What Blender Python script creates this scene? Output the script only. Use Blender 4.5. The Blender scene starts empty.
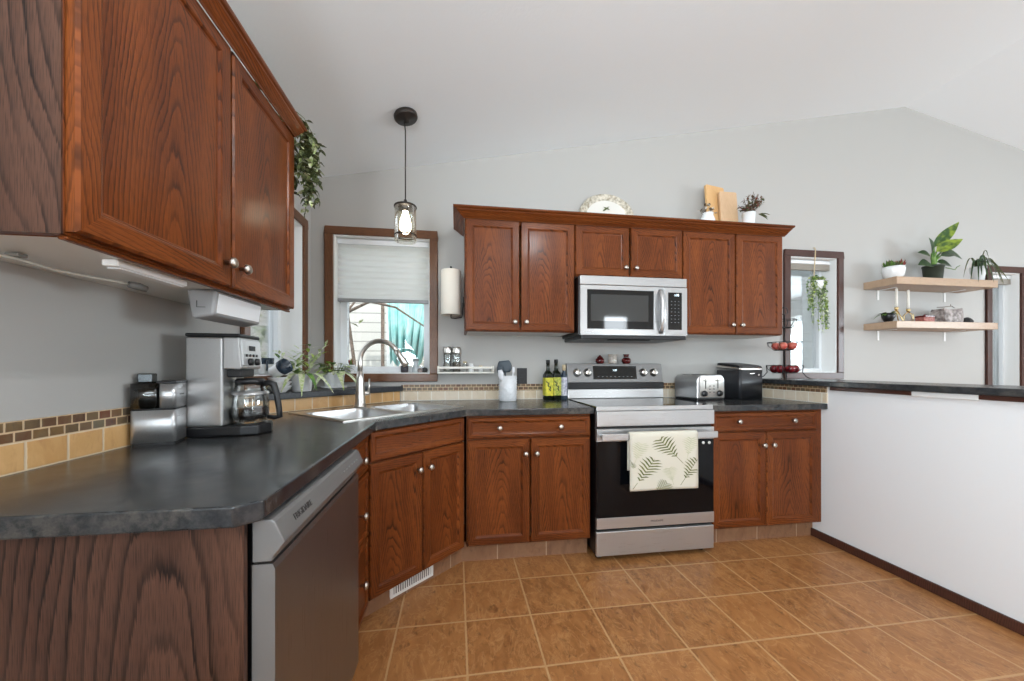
import bpy, bmesh, math, random
from mathutils import Vector, Matrix
from mathutils.geometry import tessellate_polygon
random.seed(11)
R = math.radians
S = bpy.context.scene
COL = S.collection

# ------------------------------------------------------------------ camera
cam_d = bpy.data.cameras.new('camera')
cam = bpy.data.objects.new('camera', cam_d)
COL.objects.link(cam)
cam.location = (0, 0, 1.157)
cam.rotation_euler = (R(90), 0, R(-8.46))
cam_d.sensor_width = 36.0
cam_d.sensor_fit = 'HORIZONTAL'
cam_d.lens = 373.7 / 1024 * 36
cam_d.shift_y = 26.2 / 1024
cam_d.clip_start = 0.05
S.camera = cam
S.view_settings.view_transform = 'Standard'
S.view_settings.look = 'None'
S.view_settings.gamma = 1.0
S.view_settings.use_curve_mapping = False
S.view_settings.exposure = -0.1
S.cycles.use_denoising = True
S.cycles.max_bounces = 10
S.cycles.diffuse_bounces = 5
S.cycles.glossy_bounces = 5
S.cycles.transparent_max_bounces = 16
S.cycles.sample_clamp_indirect = 6.0
S.cycles.caustics_reflective = False
S.cycles.caustics_refractive = False

# ------------------------------------------------------------------ world, sun, daylight
W = bpy.data.worlds.new('sky')
S.world = W
W.use_nodes = True
bg = W.node_tree.nodes['Background']
bg.inputs[0].default_value = (0.86, 0.93, 1.0, 1)
bg.inputs[1].default_value = 2.7


def light(name, kind, loc, energy, color=(1, 1, 1), size=1.0, size_y=None, aim=None):
    d = bpy.data.lights.new(name, kind)
    d.energy = energy
    d.color = color
    if kind == 'AREA':
        d.shape = 'RECTANGLE'
        d.size = size
        d.size_y = size_y or size
    elif kind == 'SUN':
        d.angle = size
    else:
        d.shadow_soft_size = size
    o = bpy.data.objects.new(name, d)
    COL.objects.link(o)
    o.location = loc
    if aim is not None:
        o.rotation_euler = (Vector(aim) - Vector(loc)).to_track_quat('-Z', 'Y').to_euler()
    return o


light('sun', 'SUN', (6, -8, 12), 4.0, (1, .95, .87), 0.01, aim=(6 - .35 * 4, -8 + .62 * 4, 12 - 4.0))
# area lamps added behind the camera for daylight; dining and left windows are invented
light('daylight_patio', 'AREA', (3.70, -3.62, 1.22), 42, (.86, .94, 1), .55, 2.2, aim=(3.70, 0, 1.22))
light('fill_dining', 'AREA', (0.2, -3.64, 1.6), 16, (.80, .92, 1), 1.6, 1.2, aim=(0.6, -2.2, 2.9))
light('daylight_side', 'AREA', (7.64, -0.6, 1.5), 190, (.82, .93, 1), 2.4, 1.5, aim=(5.6, -0.4, 2.35))
light('fill_left', 'AREA', (-1.04, -1.7, 1.5), 285, (.80, .92, 1), 1.9, 1.3, aim=(0.4, -1.5, 2.75))


# ------------------------------------------------------------------ materials
def rgb(r, g, b):
    def l(c):
        c /= 255
        return c / 12.92 if c <= .04045 else ((c + .055) / 1.055) ** 2.4
    return (l(r), l(g), l(b), 1)


class G:
    def __init__(s, name):
        s.mat = bpy.data.materials.new(name)
        s.mat.use_nodes = True
        s.nt = s.mat.node_tree
        s.b = s.nt.nodes['Principled BSDF']
        s.out = s.nt.nodes['Material Output']

    def set(s, **k):
        for n, v in k.items():
            n = n.replace('_', ' ')
            if hasattr(v, 'is_output'):
                s.nt.links.new(v, s.b.inputs[n])
            else:
                s.b.inputs[n].default_value = v
        return s

    def link(s, a, inp):
        if hasattr(a, 'is_output'):
            s.nt.links.new(a, inp)
        else:
            inp.default_value = a

    def m(s, op, a, b=0.0, c=0.0):
        n = s.nt.nodes.new('ShaderNodeMath')
        n.operation = op
        s.link(a, n.inputs[0])
        s.link(b, n.inputs[1])
        s.link(c, n.inputs[2])
        return n.outputs[0]

    def uv(s):
        n = s.nt.nodes.new('ShaderNodeUVMap')
        n.uv_map = 'UVMap'
        sp = s.nt.nodes.new('ShaderNodeSeparateXYZ')
        s.nt.links.new(n.outputs[0], sp.inputs[0])
        return sp.outputs[0], sp.outputs[1]

    def obj(s):
        n = s.nt.nodes.new('ShaderNodeTexCoord')
        return n.outputs['Object']

    def sep(s, v):
        sp = s.nt.nodes.new('ShaderNodeSeparateXYZ')
        s.nt.links.new(v, sp.inputs[0])
        return sp.outputs

    def xyz(s, x, y, z=0.0):
        n = s.nt.nodes.new('ShaderNodeCombineXYZ')
        s.link(x, n.inputs[0])
        s.link(y, n.inputs[1])
        s.link(z, n.inputs[2])
        return n.outputs[0]

    def noise(s, vec, scale=1.0, detail=3.0, rough=.5, dist=0.0):
        n = s.nt.nodes.new('ShaderNodeTexNoise')
        if vec is not None:
            s.nt.links.new(vec, n.inputs['Vector'])
        n.inputs['Scale'].default_value = scale
        n.inputs['Detail'].default_value = detail
        n.inputs['Roughness'].default_value = rough
        n.inputs['Distortion'].default_value = dist
        return n.outputs['Fac']

    def white(s, vec):
        n = s.nt.nodes.new('ShaderNodeTexWhiteNoise')
        n.noise_dimensions = '3D'
        s.nt.links.new(vec, n.inputs['Vector'])
        return n.outputs['Value']

    def ramp(s, fac, stops, mode='LINEAR'):
        n = s.nt.nodes.new('ShaderNodeValToRGB')
        cr = n.color_ramp
        cr.interpolation = mode
        while len(cr.elements) < len(stops):
            cr.elements.new(.5)
        for e, (p, c) in zip(cr.elements, stops):
            e.position = p
            e.color = c if len(c) == 4 else (*c, 1)
        s.nt.links.new(fac, n.inputs[0])
        return n.outputs[0]

    def mix(s, f, a, b, blend='MIX'):
        n = s.nt.nodes.new('ShaderNodeMix')
        n.data_type = 'RGBA'
        n.blend_type = blend
        s.link(f, n.inputs[0])
        s.link(a, n.inputs[6])
        s.link(b, n.inputs[7])
        return n.outputs[2]

    def bump(s, h, strength=.2, dist=.002):
        n = s.nt.nodes.new('ShaderNodeBump')
        n.inputs['Strength'].default_value = strength
        n.inputs['Distance'].default_value = dist
        s.nt.links.new(h, n.inputs['Height'])
        s.nt.links.new(n.outputs[0], s.b.inputs['Normal'])


def plain(name, col, rough=.5, metal=0.0, **k):
    g = G(name)
    g.set(Base_Color=col, Roughness=rough, Metallic=metal, **k)
    return g.mat


def speckled(name, col, col2, scale=60, rough=.5, detail=3, **k):
    g = G(name)
    f = g.noise(g.obj(), scale, detail)
    g.set(Base_Color=g.mix(g.ramp(f, [(.35, (0, 0, 0)), (.65, (1, 1, 1))]), col, col2), Roughness=rough, **k)
    return g.mat


def oak(name, dark, mid, light_, rough=.33, A=105.0, B=11.0, con=.7, late=.2, jagk=.4, dd=.04, coat=.3, finek=1.3, distk=8.0, jv=24.0):
    """Flat-sawn oak: hyperbola-shaped growth rings along UV v, with pores."""
    g = G(name)
    u, v = g.uv()
    dist = g.noise(g.xyz(g.m('MULTIPLY', u, 5.0), g.m('MULTIPLY', v, 1.5)), 1.0, 2.0)
    fine = g.noise(g.xyz(g.m('MULTIPLY', u, 30.0), g.m('MULTIPLY', v, 5.0)), 1.0, 1.0)
    jag = g.noise(g.xyz(g.m('MULTIPLY', u, 500.0), g.m('MULTIPLY', v, jv)), 1.0, 2.0)
    r = g.m('SQRT', g.m('ADD', g.m('MULTIPLY', u, u), dd * dd))
    k = g.m('ADD', g.m('MULTIPLY', r, A), g.m('MULTIPLY', v, B))
    k = g.m('ADD', k, g.m('MULTIPLY', dist, distk))
    k = g.m('ADD', k, g.m('MULTIPLY', fine, finek))
    k = g.m('ADD', k, g.m('MULTIPLY', jag, jagk))
    fr = g.m('FRACT', k)
    ring = g.ramp(fr, [(0, (0, 0, 0)), (late * .6, (.12, .12, .12)), (late * 1.5, (.7, .7, .7)), (.93, (1, 1, 1)), (1, (.05, .05, .05))])
    depth = g.noise(g.xyz(g.m('MULTIPLY', u, 14.0), g.m('MULTIPLY', v, 3.0)), 1.0, 2.0)
    amt = g.m('MULTIPLY', g.m('SUBTRACT', 1.0, ring), g.m('MULTIPLY', g.ramp(depth, [(.3, (.22, .22, .22)), (.62, (1, 1, 1))]), con))
    pore = g.noise(g.xyz(g.m('MULTIPLY', u, 950.0), g.m('MULTIPLY', v, 20.0)), 1.0, 2.0)
    pm = g.ramp(pore, [(.36, (0, 0, 0)), (.5, (1, 1, 1))])
    broad = g.noise(g.xyz(g.m('MULTIPLY', u, 9.0), g.m('MULTIPLY', v, 1.0)), 1.0, 2.0)
    base = g.mix(g.ramp(broad, [(.3, (0, 0, 0)), (.7, (1, 1, 1))]), mid, light_)
    c = g.mix(amt, base, dark)
    c = g.mix(g.m('MULTIPLY', g.m('SUBTRACT', 1.0, pm), .5), c, dark)
    g.set(Base_Color=c, Roughness=rough)
    g.b.inputs['Specular IOR Level'].default_value = .14
    g.b.inputs['Coat Weight'].default_value = coat
    g.b.inputs['Coat Roughness'].default_value = .17
    g.bump(g.m('ADD', g.m('MULTIPLY', ring, .5), pm), .10, .0006)
    return g.mat


def tiles(name, px, py, grout, stops, gcol, mottle=(), rough=.4, brick=0.0, ox=0.0, oy=0.0, useobj=False, vein=0.0, bstr=.5, mscale=9):
    g = G(name)
    if useobj:
        o = g.sep(g.obj())
        u, v = o[0], o[1]
    else:
        u, v = g.uv()
    u = g.m('SUBTRACT', u, ox)
    v = g.m('SUBTRACT', v, oy)
    vs = g.m('DIVIDE', v, py)
    row = g.m('FLOOR', vs)
    us = g.m('ADD', g.m('DIVIDE', u, px), g.m('MULTIPLY', row, brick))
    col = g.m('FLOOR', us)
    fu = g.m('FRACT', us)
    fv = g.m('FRACT', vs)
    du = g.m('MULTIPLY', g.m('MINIMUM', fu, g.m('SUBTRACT', 1.0, fu)), px)
    dv = g.m('MULTIPLY', g.m('MINIMUM', fv, g.m('SUBTRACT', 1.0, fv)), py)
    d = g.m('MINIMUM', du, dv)
    wob = g.noise(g.xyz(u, v), 60.0, 2.0)
    d = g.m('ADD', d, g.m('MULTIPLY', g.m('SUBTRACT', wob, .5), grout * .5))
    mask = g.ramp(g.m('DIVIDE', d, grout), [(.38, (0, 0, 0)), (.62, (1, 1, 1))])
    rnd = g.white(g.xyz(col, row, 3.7))
    c = g.ramp(rnd, stops, 'LINEAR')
    if mottle:
        rot = g.m('MULTIPLY', rnd, 20.0)
        vec = g.xyz(g.m('ADD', g.m('MULTIPLY', u, 1.6), rot), g.m('ADD', g.m('MULTIPLY', v, .8), rot), rnd)
        n1 = g.noise(vec, mscale, 5.0, .62, .8)
        c = g.mix(g.ramp(n1, [(.38, (0, 0, 0)), (.66, (.85, .85, .85))]), c, mottle[0])
        n2 = g.noise(vec, mscale * .55, 6.0, .65, 1.6)
        c = g.mix(g.ramp(n2, [(.47, (0, 0, 0)), (.5, (vein, vein, vein)), (.53, (0, 0, 0))]), c, mottle[1])
        n3 = g.noise(vec, mscale * 2.4, 4.0, .6, .6)
        c = g.mix(g.ramp(n3, [(.56, (0, 0, 0)), (.74, (.6, .6, .6))]), c, mottle[2])
    c = g.mix(mask, gcol, c)
    g.set(Base_Color=c, Roughness=rough)
    g.bump(mask, bstr, .0015)
    return g.mat


def steel(name, col=(.52, .52, .52, 1), rough=.3, along='x'):
    g = G(name)
    o = g.sep(g.obj())
    if along == 'x':
        v = g.xyz(g.m('MULTIPLY', o[0], 4.0), g.m('MULTIPLY', o[1], 500.0), g.m('MULTIPLY', o[2], 500.0))
    else:
        v = g.xyz(g.m('MULTIPLY', o[0], 500.0), g.m('MULTIPLY', o[1], 500.0), g.m('MULTIPLY', o[2], 4.0))
    n = g.noise(v, 1.0, 2.0)
    g.set(Base_Color=col, Metallic=.8, Roughness=g.m('ADD', g.m('MULTIPLY', n, .14), rough - .07))
    g.bump(n, .06, .0004)
    return g.mat


def glass(name, tint=(1, 1, 1, 1), gloss=.08, refl=(1, 1, 1, 1), k=.85):
    g = G(name)
    nt = g.nt
    nt.nodes.remove(g.b)
    t = nt.nodes.new('ShaderNodeBsdfTransparent')
    t.inputs[0].default_value = tint
    gl = nt.nodes.new('ShaderNodeBsdfGlossy')
    gl.inputs[0].default_value = refl
    gl.inputs['Roughness'].default_value = .02
    fr = nt.nodes.new('ShaderNodeFresnel')  # thin pane
    fr.inputs[0].default_value = 1.45
    ad = nt.nodes.new('ShaderNodeMath')
    ad.operation = 'MULTIPLY_ADD'
    ad.inputs[1].default_value = k
    ad.inputs[2].default_value = gloss
    mx = nt.nodes.new('ShaderNodeMixShader')
    nt.links.new(fr.outputs[0], ad.inputs[0])
    nt.links.new(ad.outputs[0], mx.inputs[0])
    nt.links.new(t.outputs[0], mx.inputs[1])
    nt.links.new(gl.outputs[0], mx.inputs[2])
    nt.links.new(mx.outputs[0], g.out.inputs[0])
    return g.mat


def emit(name, col, strength):
    g = G(name)
    g.set(Base_Color=col)
    g.b.inputs['Emission Color'].default_value = col
    g.b.inputs['Emission Strength'].default_value = strength
    return g.mat


def paint(name, col, scale=160, strength=.08, rough=.6):
    g = G(name)
    n = g.noise(g.obj(), scale, 3.0)
    g.set(Base_Color=col, Roughness=rough)
    g.bump(n, strength, .002)
    return g.mat


def siding(name, col, pitch=.15):
    g = G(name)
    o = g.sep(g.obj())
    f = g.m('FRACT', g.m('DIVIDE', o[2], pitch))
    c = g.mix(g.ramp(f, [(0, (0, 0, 0)), (.14, (1, 1, 1))]), tuple(x * .3 for x in col[:3]) + (1,), col)
    g.set(Base_Color=c, Roughness=.6)
    g.bump(f, .6, .01)
    return g.mat


def leafmat(name, a, b, rough=.4, scale=30, trans=0.0):
    g = G(name)
    n = g.noise(g.obj(), scale, 2.0)
    g.set(Base_Color=g.mix(g.ramp(n, [(.38, (0, 0, 0)), (.62, (1, 1, 1))]), a, b), Roughness=rough)
    return g.mat


M = {}
M['oak'] = oak('oak_stain', rgb(38, 17, 8), rgb(100, 49, 20), rgb(132, 71, 32), .33, A=88.0, con=.85, coat=.12)
M['oak_grey'] = oak('oak_window_sheen', rgb(22, 15, 14), rgb(80, 54, 43), rgb(92, 64, 51), .36, 42.0, 6.5, 1.0, .16, .5, .045, .3, .35, 6.0, 9.0)  # same oak stain, greyed by window sheen put into the colour
M['oak_trim'] = oak('oak_window_trim', rgb(58, 36, 24), rgb(104, 69, 46), rgb(122, 82, 55))
M['oak_dark'] = oak('oak_dark_trim', rgb(40, 24, 20), rgb(74, 46, 38), rgb(84, 52, 42))
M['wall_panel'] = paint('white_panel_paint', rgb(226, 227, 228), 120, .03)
M['wall'] = paint('wall_paint', rgb(177, 175, 171), 180, .05)
M['ceiling'] = paint('ceiling_texture', rgb(236, 239, 241), 70, .35, .8)
g = G('blind_cloth')
tr = g.nt.nodes.new('ShaderNodeBsdfTranslucent')
tr.inputs[0].default_value = rgb(252, 252, 250)
g.set(Base_Color=rgb(244, 244, 240), Roughness=.9)
mx = g.nt.nodes.new('ShaderNodeMixShader')
mx.inputs[0].default_value = .7
g.nt.links.new(g.b.outputs[0], mx.inputs[1])
g.nt.links.new(tr.outputs[0], mx.inputs[2])
g.nt.links.new(mx.outputs[0], g.out.inputs[0])
M['blind'] = g.mat
M['white'] = paint('white_paint', rgb(236, 236, 234), 60, .02, .45)
M['melamine'] = plain('white_melamine', rgb(222, 222, 218), .35)
M['vinyl'] = plain('white_vinyl', rgb(232, 235, 237), .35)
M['blackcase'] = plain('black_enamel', rgb(16, 16, 17), .3)
M['blackplastic'] = plain('black_plastic', rgb(22, 22, 24), .4)
M['blackglass'] = plain('black_glass', rgb(8, 8, 10), .04, Specular_IOR_Level=.7)
M['darkglass'] = plain('oven_glass', rgb(8, 9, 12), .06, Specular_IOR_Level=.22)
M['gap'] = plain('shadow_gap', rgb(12, 10, 10), .7)
M['steel'] = steel('brushed_steel')
M['steel_guard'] = steel('graphite_steel', (.27, .27, .27, 1), .3)
M['steel_v'] = steel('brushed_steel_upright', along='z')
M['steel_dark'] = steel('dark_steel', (.19, .175, .165, 1), .3, 'z')
M['steel_mid'] = plain('taupe_panel', rgb(120, 119, 118), .38, .35)
M['chrome'] = plain('chrome', (.8, .8, .8, 1), .08, 1.0)
M['satin'] = plain('satin_nickel', (.63, .6, .56, 1), .28, 1.0)
M['pewter'] = plain('brushed_pewter', (.52, .48, .43, 1), .33, 1.0)
M['bronze'] = plain('oil_bronze', rgb(52, 46, 42), .42, .6)
M['wire'] = plain('black_wire', rgb(28, 27, 27), .4, .5)
M['glass'] = glass('clear_glass', (.97, .985, .98, 1), .03)
M['pane'] = glass('window_glass', (.97, .98, .98, 1), .0)
M['smoke'] = glass('smoked_plastic', (.22, .22, .2, 1), .06)
M['shade_glass'] = glass('shade_glass', (.97, .96, .91, 1), .02, k=.35)
M['bulb'] = emit('glowing_bulb', (1, .9, .74, 1), 14.0)
M['digit'] = emit('display_digits', (.75, .92, 1, 1), 2.2)
M['porcelain'] = plain('white_porcelain', rgb(235, 236, 236), .22)
M['crock'] = plain('white_crock', rgb(226, 228, 230), .3)
M['paper'] = paint('paper_towel', rgb(236, 230, 218), 90, .15, .9)
M['white_letter'] = plain('white_print', rgb(220, 220, 220), .4)
M['dark_letter'] = plain('dark_print', rgb(50, 48, 46), .4)
M['wax'] = plain('white_wax', rgb(240, 236, 226), .45)
M['brass'] = plain('brass', (.78, .6, .3, 1), .3, 1.0)
M['shelfwood'] = oak('light_shelf_wood', rgb(152, 126, 104), rgb(180, 152, 126), rgb(190, 162, 136), .5, con=.4)
M['shelfwhite'] = plain('pale_spice_shelf', rgb(225, 222, 212), .45)
M['maple'] = oak('maple_board', rgb(196, 150, 98), rgb(214, 170, 116), rgb(222, 180, 128), .5, con=.4)
M['palewood'] = oak('pale_board', rgb(190, 154, 118), rgb(206, 172, 136), rgb(214, 182, 148), .5, con=.3)
M['leaf'] = leafmat('green_leaf', rgb(66, 106, 46), rgb(112, 146, 68))
M['leaf_dark'] = leafmat('dark_leaf', rgb(34, 54, 30), rgb(56, 80, 42))
M['leaf_light'] = leafmat('lime_leaf', rgb(140, 170, 60), rgb(178, 196, 96))
M['leaf_pale'] = leafmat('pale_leaf', rgb(168, 190, 116), rgb(222, 224, 198), .4, 60)
M['leaf_olive'] = leafmat('olive_leaf', rgb(62, 74, 44), rgb(112, 120, 78), .5, 90)
M['leaf_red'] = leafmat('red_leaf', rgb(150, 52, 50), rgb(110, 60, 44))
M['leaf_var'] = leafmat('variegated_leaf', rgb(52, 84, 34), rgb(142, 162, 52), .4, 20)
M['leaf_bronze'] = leafmat('bronze_leaf', rgb(72, 58, 46), rgb(110, 92, 72), .6)
M['stem'] = plain('stem', rgb(96, 112, 60), .5)
M['bark'] = speckled('bark', rgb(82, 70, 62), rgb(120, 104, 92), 40, .8)
M['soil'] = speckled('soil', rgb(48, 36, 28), rgb(76, 58, 44), 120, .9)
M['apple'] = speckled('red_apple', rgb(92, 18, 26), rgb(140, 34, 40), 12, .25)
M['peach'] = speckled('pink_fruit', rgb(186, 70, 66), rgb(214, 134, 108), 10, .35)
M['ceramic_red'] = speckled('dark_red_glaze', rgb(70, 18, 20), rgb(104, 34, 32), 30, .18)
M['stone'] = speckled('grey_stone', rgb(108, 98, 94), rgb(176, 166, 162), 34, .6, 5)
M['pinkstone'] = speckled('red_stone', rgb(140, 70, 62), rgb(176, 112, 100), 60, .6, 4)
M['blackstone'] = speckled('black_stone', rgb(26, 25, 26), rgb(58, 56, 56), 40, .5)
M['navy'] = plain('navy_glaze', rgb(38, 52, 66), .25)
M['olive_glass'] = plain('dark_olive_glass', rgb(18, 26, 14), .08)
M['yellow_label'] = speckled('yellow_label', rgb(222, 206, 60), rgb(176, 176, 52), 50, .5)
M['green_label'] = speckled('green_label', rgb(120, 142, 44), rgb(206, 196, 84), 60, .5)
M['white_label'] = speckled('white_label', rgb(214, 214, 220), rgb(150, 150, 168), 70, .5)
M['cream_cap'] = plain('cream_cap', rgb(206, 186, 150), .5)
M['slate_tool'] = plain('slate_silicone', rgb(66, 76, 84), .55)
M['toolwhite'] = plain('white_silicone', rgb(224, 226, 230), .5)
M['towel'] = paint('towel_cloth', rgb(208, 203, 188), 300, .12, .9)
M['fern'] = leafmat('fern_print', rgb(88, 94, 48), rgb(116, 118, 70), .9)
M['fern_pale'] = leafmat('pale_fern_print', rgb(176, 178, 146), rgb(196, 194, 166), .9)
M['greyplastic'] = plain('grey_plastic', rgb(150, 151, 152), .4)
M['taupe'] = plain('dark_taupe_fabric_blind', rgb(164, 158, 148), .8)
M['teal'] = speckled('teal_cloth', rgb(130, 196, 194), rgb(178, 218, 214), 6, .8)
M['plate_rim'] = speckled('speckled_plate_rim', rgb(150, 140, 120), rgb(222, 214, 198), 46, .3, 4)
M['plate_mid'] = plain('cream_plate', rgb(224, 220, 212), .25)
M['ledge'] = speckled('dark_ledge', rgb(34, 36, 40), rgb(52, 54, 58), 90, .35)
M['yard'] = speckled('dry_ground', rgb(150, 148, 138), rgb(176, 172, 160), 12, .9)
M['shingle'] = speckled('roof_shingle', rgb(96, 94, 96), rgb(120, 118, 118), 40, .9)
M['siding'] = siding('white_siding', rgb(204, 201, 196))
M['siding2'] = siding('pale_siding', rgb(172, 182, 186), .13)
M['fence'] = siding('pale_fence', rgb(206, 204, 196), .2)
M['brickred'] = speckled('red_brick', rgb(150, 86, 78), rgb(176, 120, 110), 20, .8)

g = G('slate_laminate')
n1 = g.noise(g.obj(), 5.0, 6.0, .65, 1.0)
n2 = g.noise(g.obj(), 26.0, 6.0, .75)
c = g.ramp(n1, [(.3, rgb(40, 43, 47)), (.5, rgb(56, 57, 58)), (.7, rgb(84, 80, 74))])
c = g.mix(g.ramp(n2, [(.42, (0, 0, 0)), (.6, (.85, .85, .85))]), c, rgb(26, 29, 33))
g.set(Base_Color=c, Roughness=g.m('ADD', g.m('MULTIPLY', n2, .16), .16))
g.bump(n2, .08, .001)
M['counter'] = g.mat

M['floor'] = tiles('slate_floor_tile', .301, .301, .0085,
                   [(0, rgb(142, 92, 50)), (.5, rgb(155, 102, 57)), (1, rgb(134, 87, 48))], rgb(184, 144, 100),
                   (rgb(172, 119, 70), rgb(204, 156, 104), rgb(92, 56, 32)), .4, 0, .041, 2.012, True, .32, .35, 11)
M['skirt_tile'] = tiles('toe_kick_tile', .301, .2, .006,
                        [(0, rgb(120, 86, 64)), (1, rgb(140, 102, 74))], rgb(176, 150, 126),
                        (rgb(150, 112, 84), rgb(168, 130, 98), rgb(96, 66, 50)), .5, 0, .1, -.05)
M['splash'] = tiles('tan_wall_tile', .097, .0695, .006,
                    [(0, rgb(208, 158, 98)), (.5, rgb(216, 172, 116)), (1, rgb(200, 148, 90))], rgb(222, 200, 168),
                    (rgb(224, 180, 124), rgb(196, 138, 84), rgb(190, 140, 90)), .35, 0, .093, .9145)
M['splash_cream'] = tiles('cream_wall_tile', .097, .0695, .006,
                          [(0, rgb(214, 200, 176)), (.5, rgb(206, 186, 156)), (1, rgb(222, 208, 188))], rgb(232, 226, 214),
                          (rgb(222, 208, 188), rgb(200, 180, 150), rgb(196, 178, 150)), .3, 0, .02, .9145)
M['mosaic'] = tiles('slate_mosaic', .037, .0245, .004,
                    [(0, rgb(84, 50, 34)), (.2, rgb(120, 76, 44)), (.45, rgb(74, 76, 68)), (.65, rgb(130, 96, 56)), (.8, rgb(96, 88, 66)), (1, rgb(110, 62, 42))],
                    rgb(206, 178, 142), (rgb(120, 100, 74), rgb(150, 110, 70), rgb(70, 60, 54)), .35, .5, 0, .984)


# ------------------------------------------------------------------ mesh builder
class MB:
    def __init__(s):
        s.v, s.f, s.m, s.s, s.uv = [], [], [], [], []

    def face(s, pts, m=0, smooth=False, uv=None):
        i = len(s.v)
        s.v += [tuple(p) for p in pts]
        s.f.append(list(range(i, i + len(pts))))
        s.m.append(m)
        s.s.append(smooth)
        if uv is None:
            uv = s.proj(pts)
        s.uv.append(uv)

    def proj(s, pts, g='z', off=(0, 0)):
        a, b, c = Vector(pts[0]), Vector(pts[1]), Vector(pts[-1])
        n = (b - a).cross(c - a)
        k = max(range(3), key=lambda i: abs(n[i]))
        ax = [i for i in range(3) if i != k]
        gi = 'xyz'.index(g)
        if gi in ax:
            vi = gi
            ui = [i for i in ax if i != gi][0]
        else:
            ui, vi = ax
        return [(p[ui] + off[0], p[vi] + off[1]) for p in pts]

    def box(s, x0, x1, y0, y1, z0, z1, m=0, g='z', off=None):
        if off is None:
            off = (random.uniform(.25, .6), random.uniform(0, 4))
        P = [(x, y, z) for x in (x0, x1) for y in (y0, y1) for z in (z0, z1)]
        for q in ((0, 1, 3, 2), (4, 6, 7, 5), (0, 4, 5, 1), (2, 3, 7, 6), (0, 2, 6, 4), (1, 5, 7, 3)):
            pts = [P[i] for i in q]
            s.face(pts, m, False, s.proj(pts, g, off))
        return s

    def prism(s, poly, z0, z1, m=0, g='z', holes=()):
        off = (random.uniform(.25, .6), random.uniform(0, 4))
        ar = sum(a[0] * b[1] - b[0] * a[1] for a, b in zip(poly, poly[1:] + poly[:1]))
        if ar < 0:
            poly = poly[::-1]
        loops = [poly] + [list(h) for h in holes]
        flat = [p for l in loops for p in l]
        if holes:
            tris = tessellate_polygon([[Vector((p[0], p[1], 0)) for p in l] for l in loops])
            for t in tris:
                a, b, c_ = [flat[i] for i in t]
                if (b[0] - a[0]) * (c_[1] - a[1]) - (b[1] - a[1]) * (c_[0] - a[0]) < 0:
                    b, c_ = c_, b
                s.face([(*a, z1), (*b, z1), (*c_, z1)], m)
                s.face([(*c_, z0), (*b, z0), (*a, z0)], m)
        else:
            s.face([(*p, z1) for p in poly], m)
            s.face([(*p, z0) for p in poly[::-1]], m)
        for li, l in enumerate(loops):
            ar = sum(a[0] * b[1] - b[0] * a[1] for a, b in zip(l, l[1:] + l[:1]))
            if (li == 0) != (ar > 0):
                l = l[::-1]
            d = 0
            for a, b in zip(l, l[1:] + l[:1]):
                L = math.hypot(b[0] - a[0], b[1] - a[1])
                pts = [(*a, z0), (*b, z0), (*b, z1), (*a, z1)]
                uv = [(d + off[0], z0), (d + L + off[0], z0), (d + L + off[0], z1), (d + off[0], z1)]
                if g != 'z':
                    uv = [(q[1] + off[0], q[0]) for q in uv]
                s.face(pts, m, False, uv)
                d += L
        return s

    def rings(s, rings, m=0, smooth=True, cap0=True, cap1=True, closed=True):
        n = len(rings[0])
        for a, b in zip(rings, rings[1:]):
            for i in range(n if closed else n - 1):
                j = (i + 1) % n
                pts = [a[i], a[j], b[j], b[i]]
                q = []
                for p in pts:
                    if not q or (Vector(p) - Vector(q[-1])).length > 1e-7:
                        q.append(p)
                if len(q) > 2 and (Vector(q[0]) - Vector(q[-1])).length < 1e-7:
                    q.pop()
                if len(q) > 2:
                    s.face(q, m, smooth)
        if cap0:
            s.face(rings[0][::-1], m)
        if cap1:
            s.face(rings[-1], m)
        return s

    def lathe(s, prof, c=(0, 0, 0), n=24, m=0, cap0=True, cap1=True, smooth=True, sx=1, sy=1):
        rg = []
        for r, z in prof:
            rg.append([(c[0] + sx * r * math.cos(2 * math.pi * i / n), c[1] + sy * r * math.sin(2 * math.pi * i / n), c[2] + z) for i in range(n)])
        return s.rings(rg, m, smooth, cap0 and prof[0][0] > 1e-6, cap1 and prof[-1][0] > 1e-6)

    def tube(s, pts, r, n=8, m=0, cap=True):
        pts = [Vector(p) for p in pts]
        if not isinstance(r, (list, tuple)):
            r = [r] * len(pts)
        rg = []
        prev = None
        for i, p in enumerate(pts):
            t = (pts[min(i + 1, len(pts) - 1)] - pts[max(i - 1, 0)]).normalized()
            if prev is None:
                up = Vector((0, 0, 1)) if abs(t.z) < .9 else Vector((1, 0, 0))
                a = t.cross(up).normalized()
            else:
                a = (prev - t * prev.dot(t)).normalized()
            prev = a
            b = t.cross(a)
            rg.append([tuple(p + r[i] * (math.cos(2 * math.pi * k / n) * a + math.sin(2 * math.pi * k / n) * b)) for k in range(n)])
        return s.rings(rg, m, True, cap, cap)

    def rrect(s, x0, x1, y0, y1, r, z, n=5):
        out = []
        for cx, cy, a0 in ((x1 - r, y1 - r, 0), (x0 + r, y1 - r, 90), (x0 + r, y0 + r, 180), (x1 - r, y0 + r, 270)):
            for k in range(n + 1):
                a = R(a0 + 90 * k / n)
                out.append((cx + r * math.cos(a), cy + r * math.sin(a), z))
        return out

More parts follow.
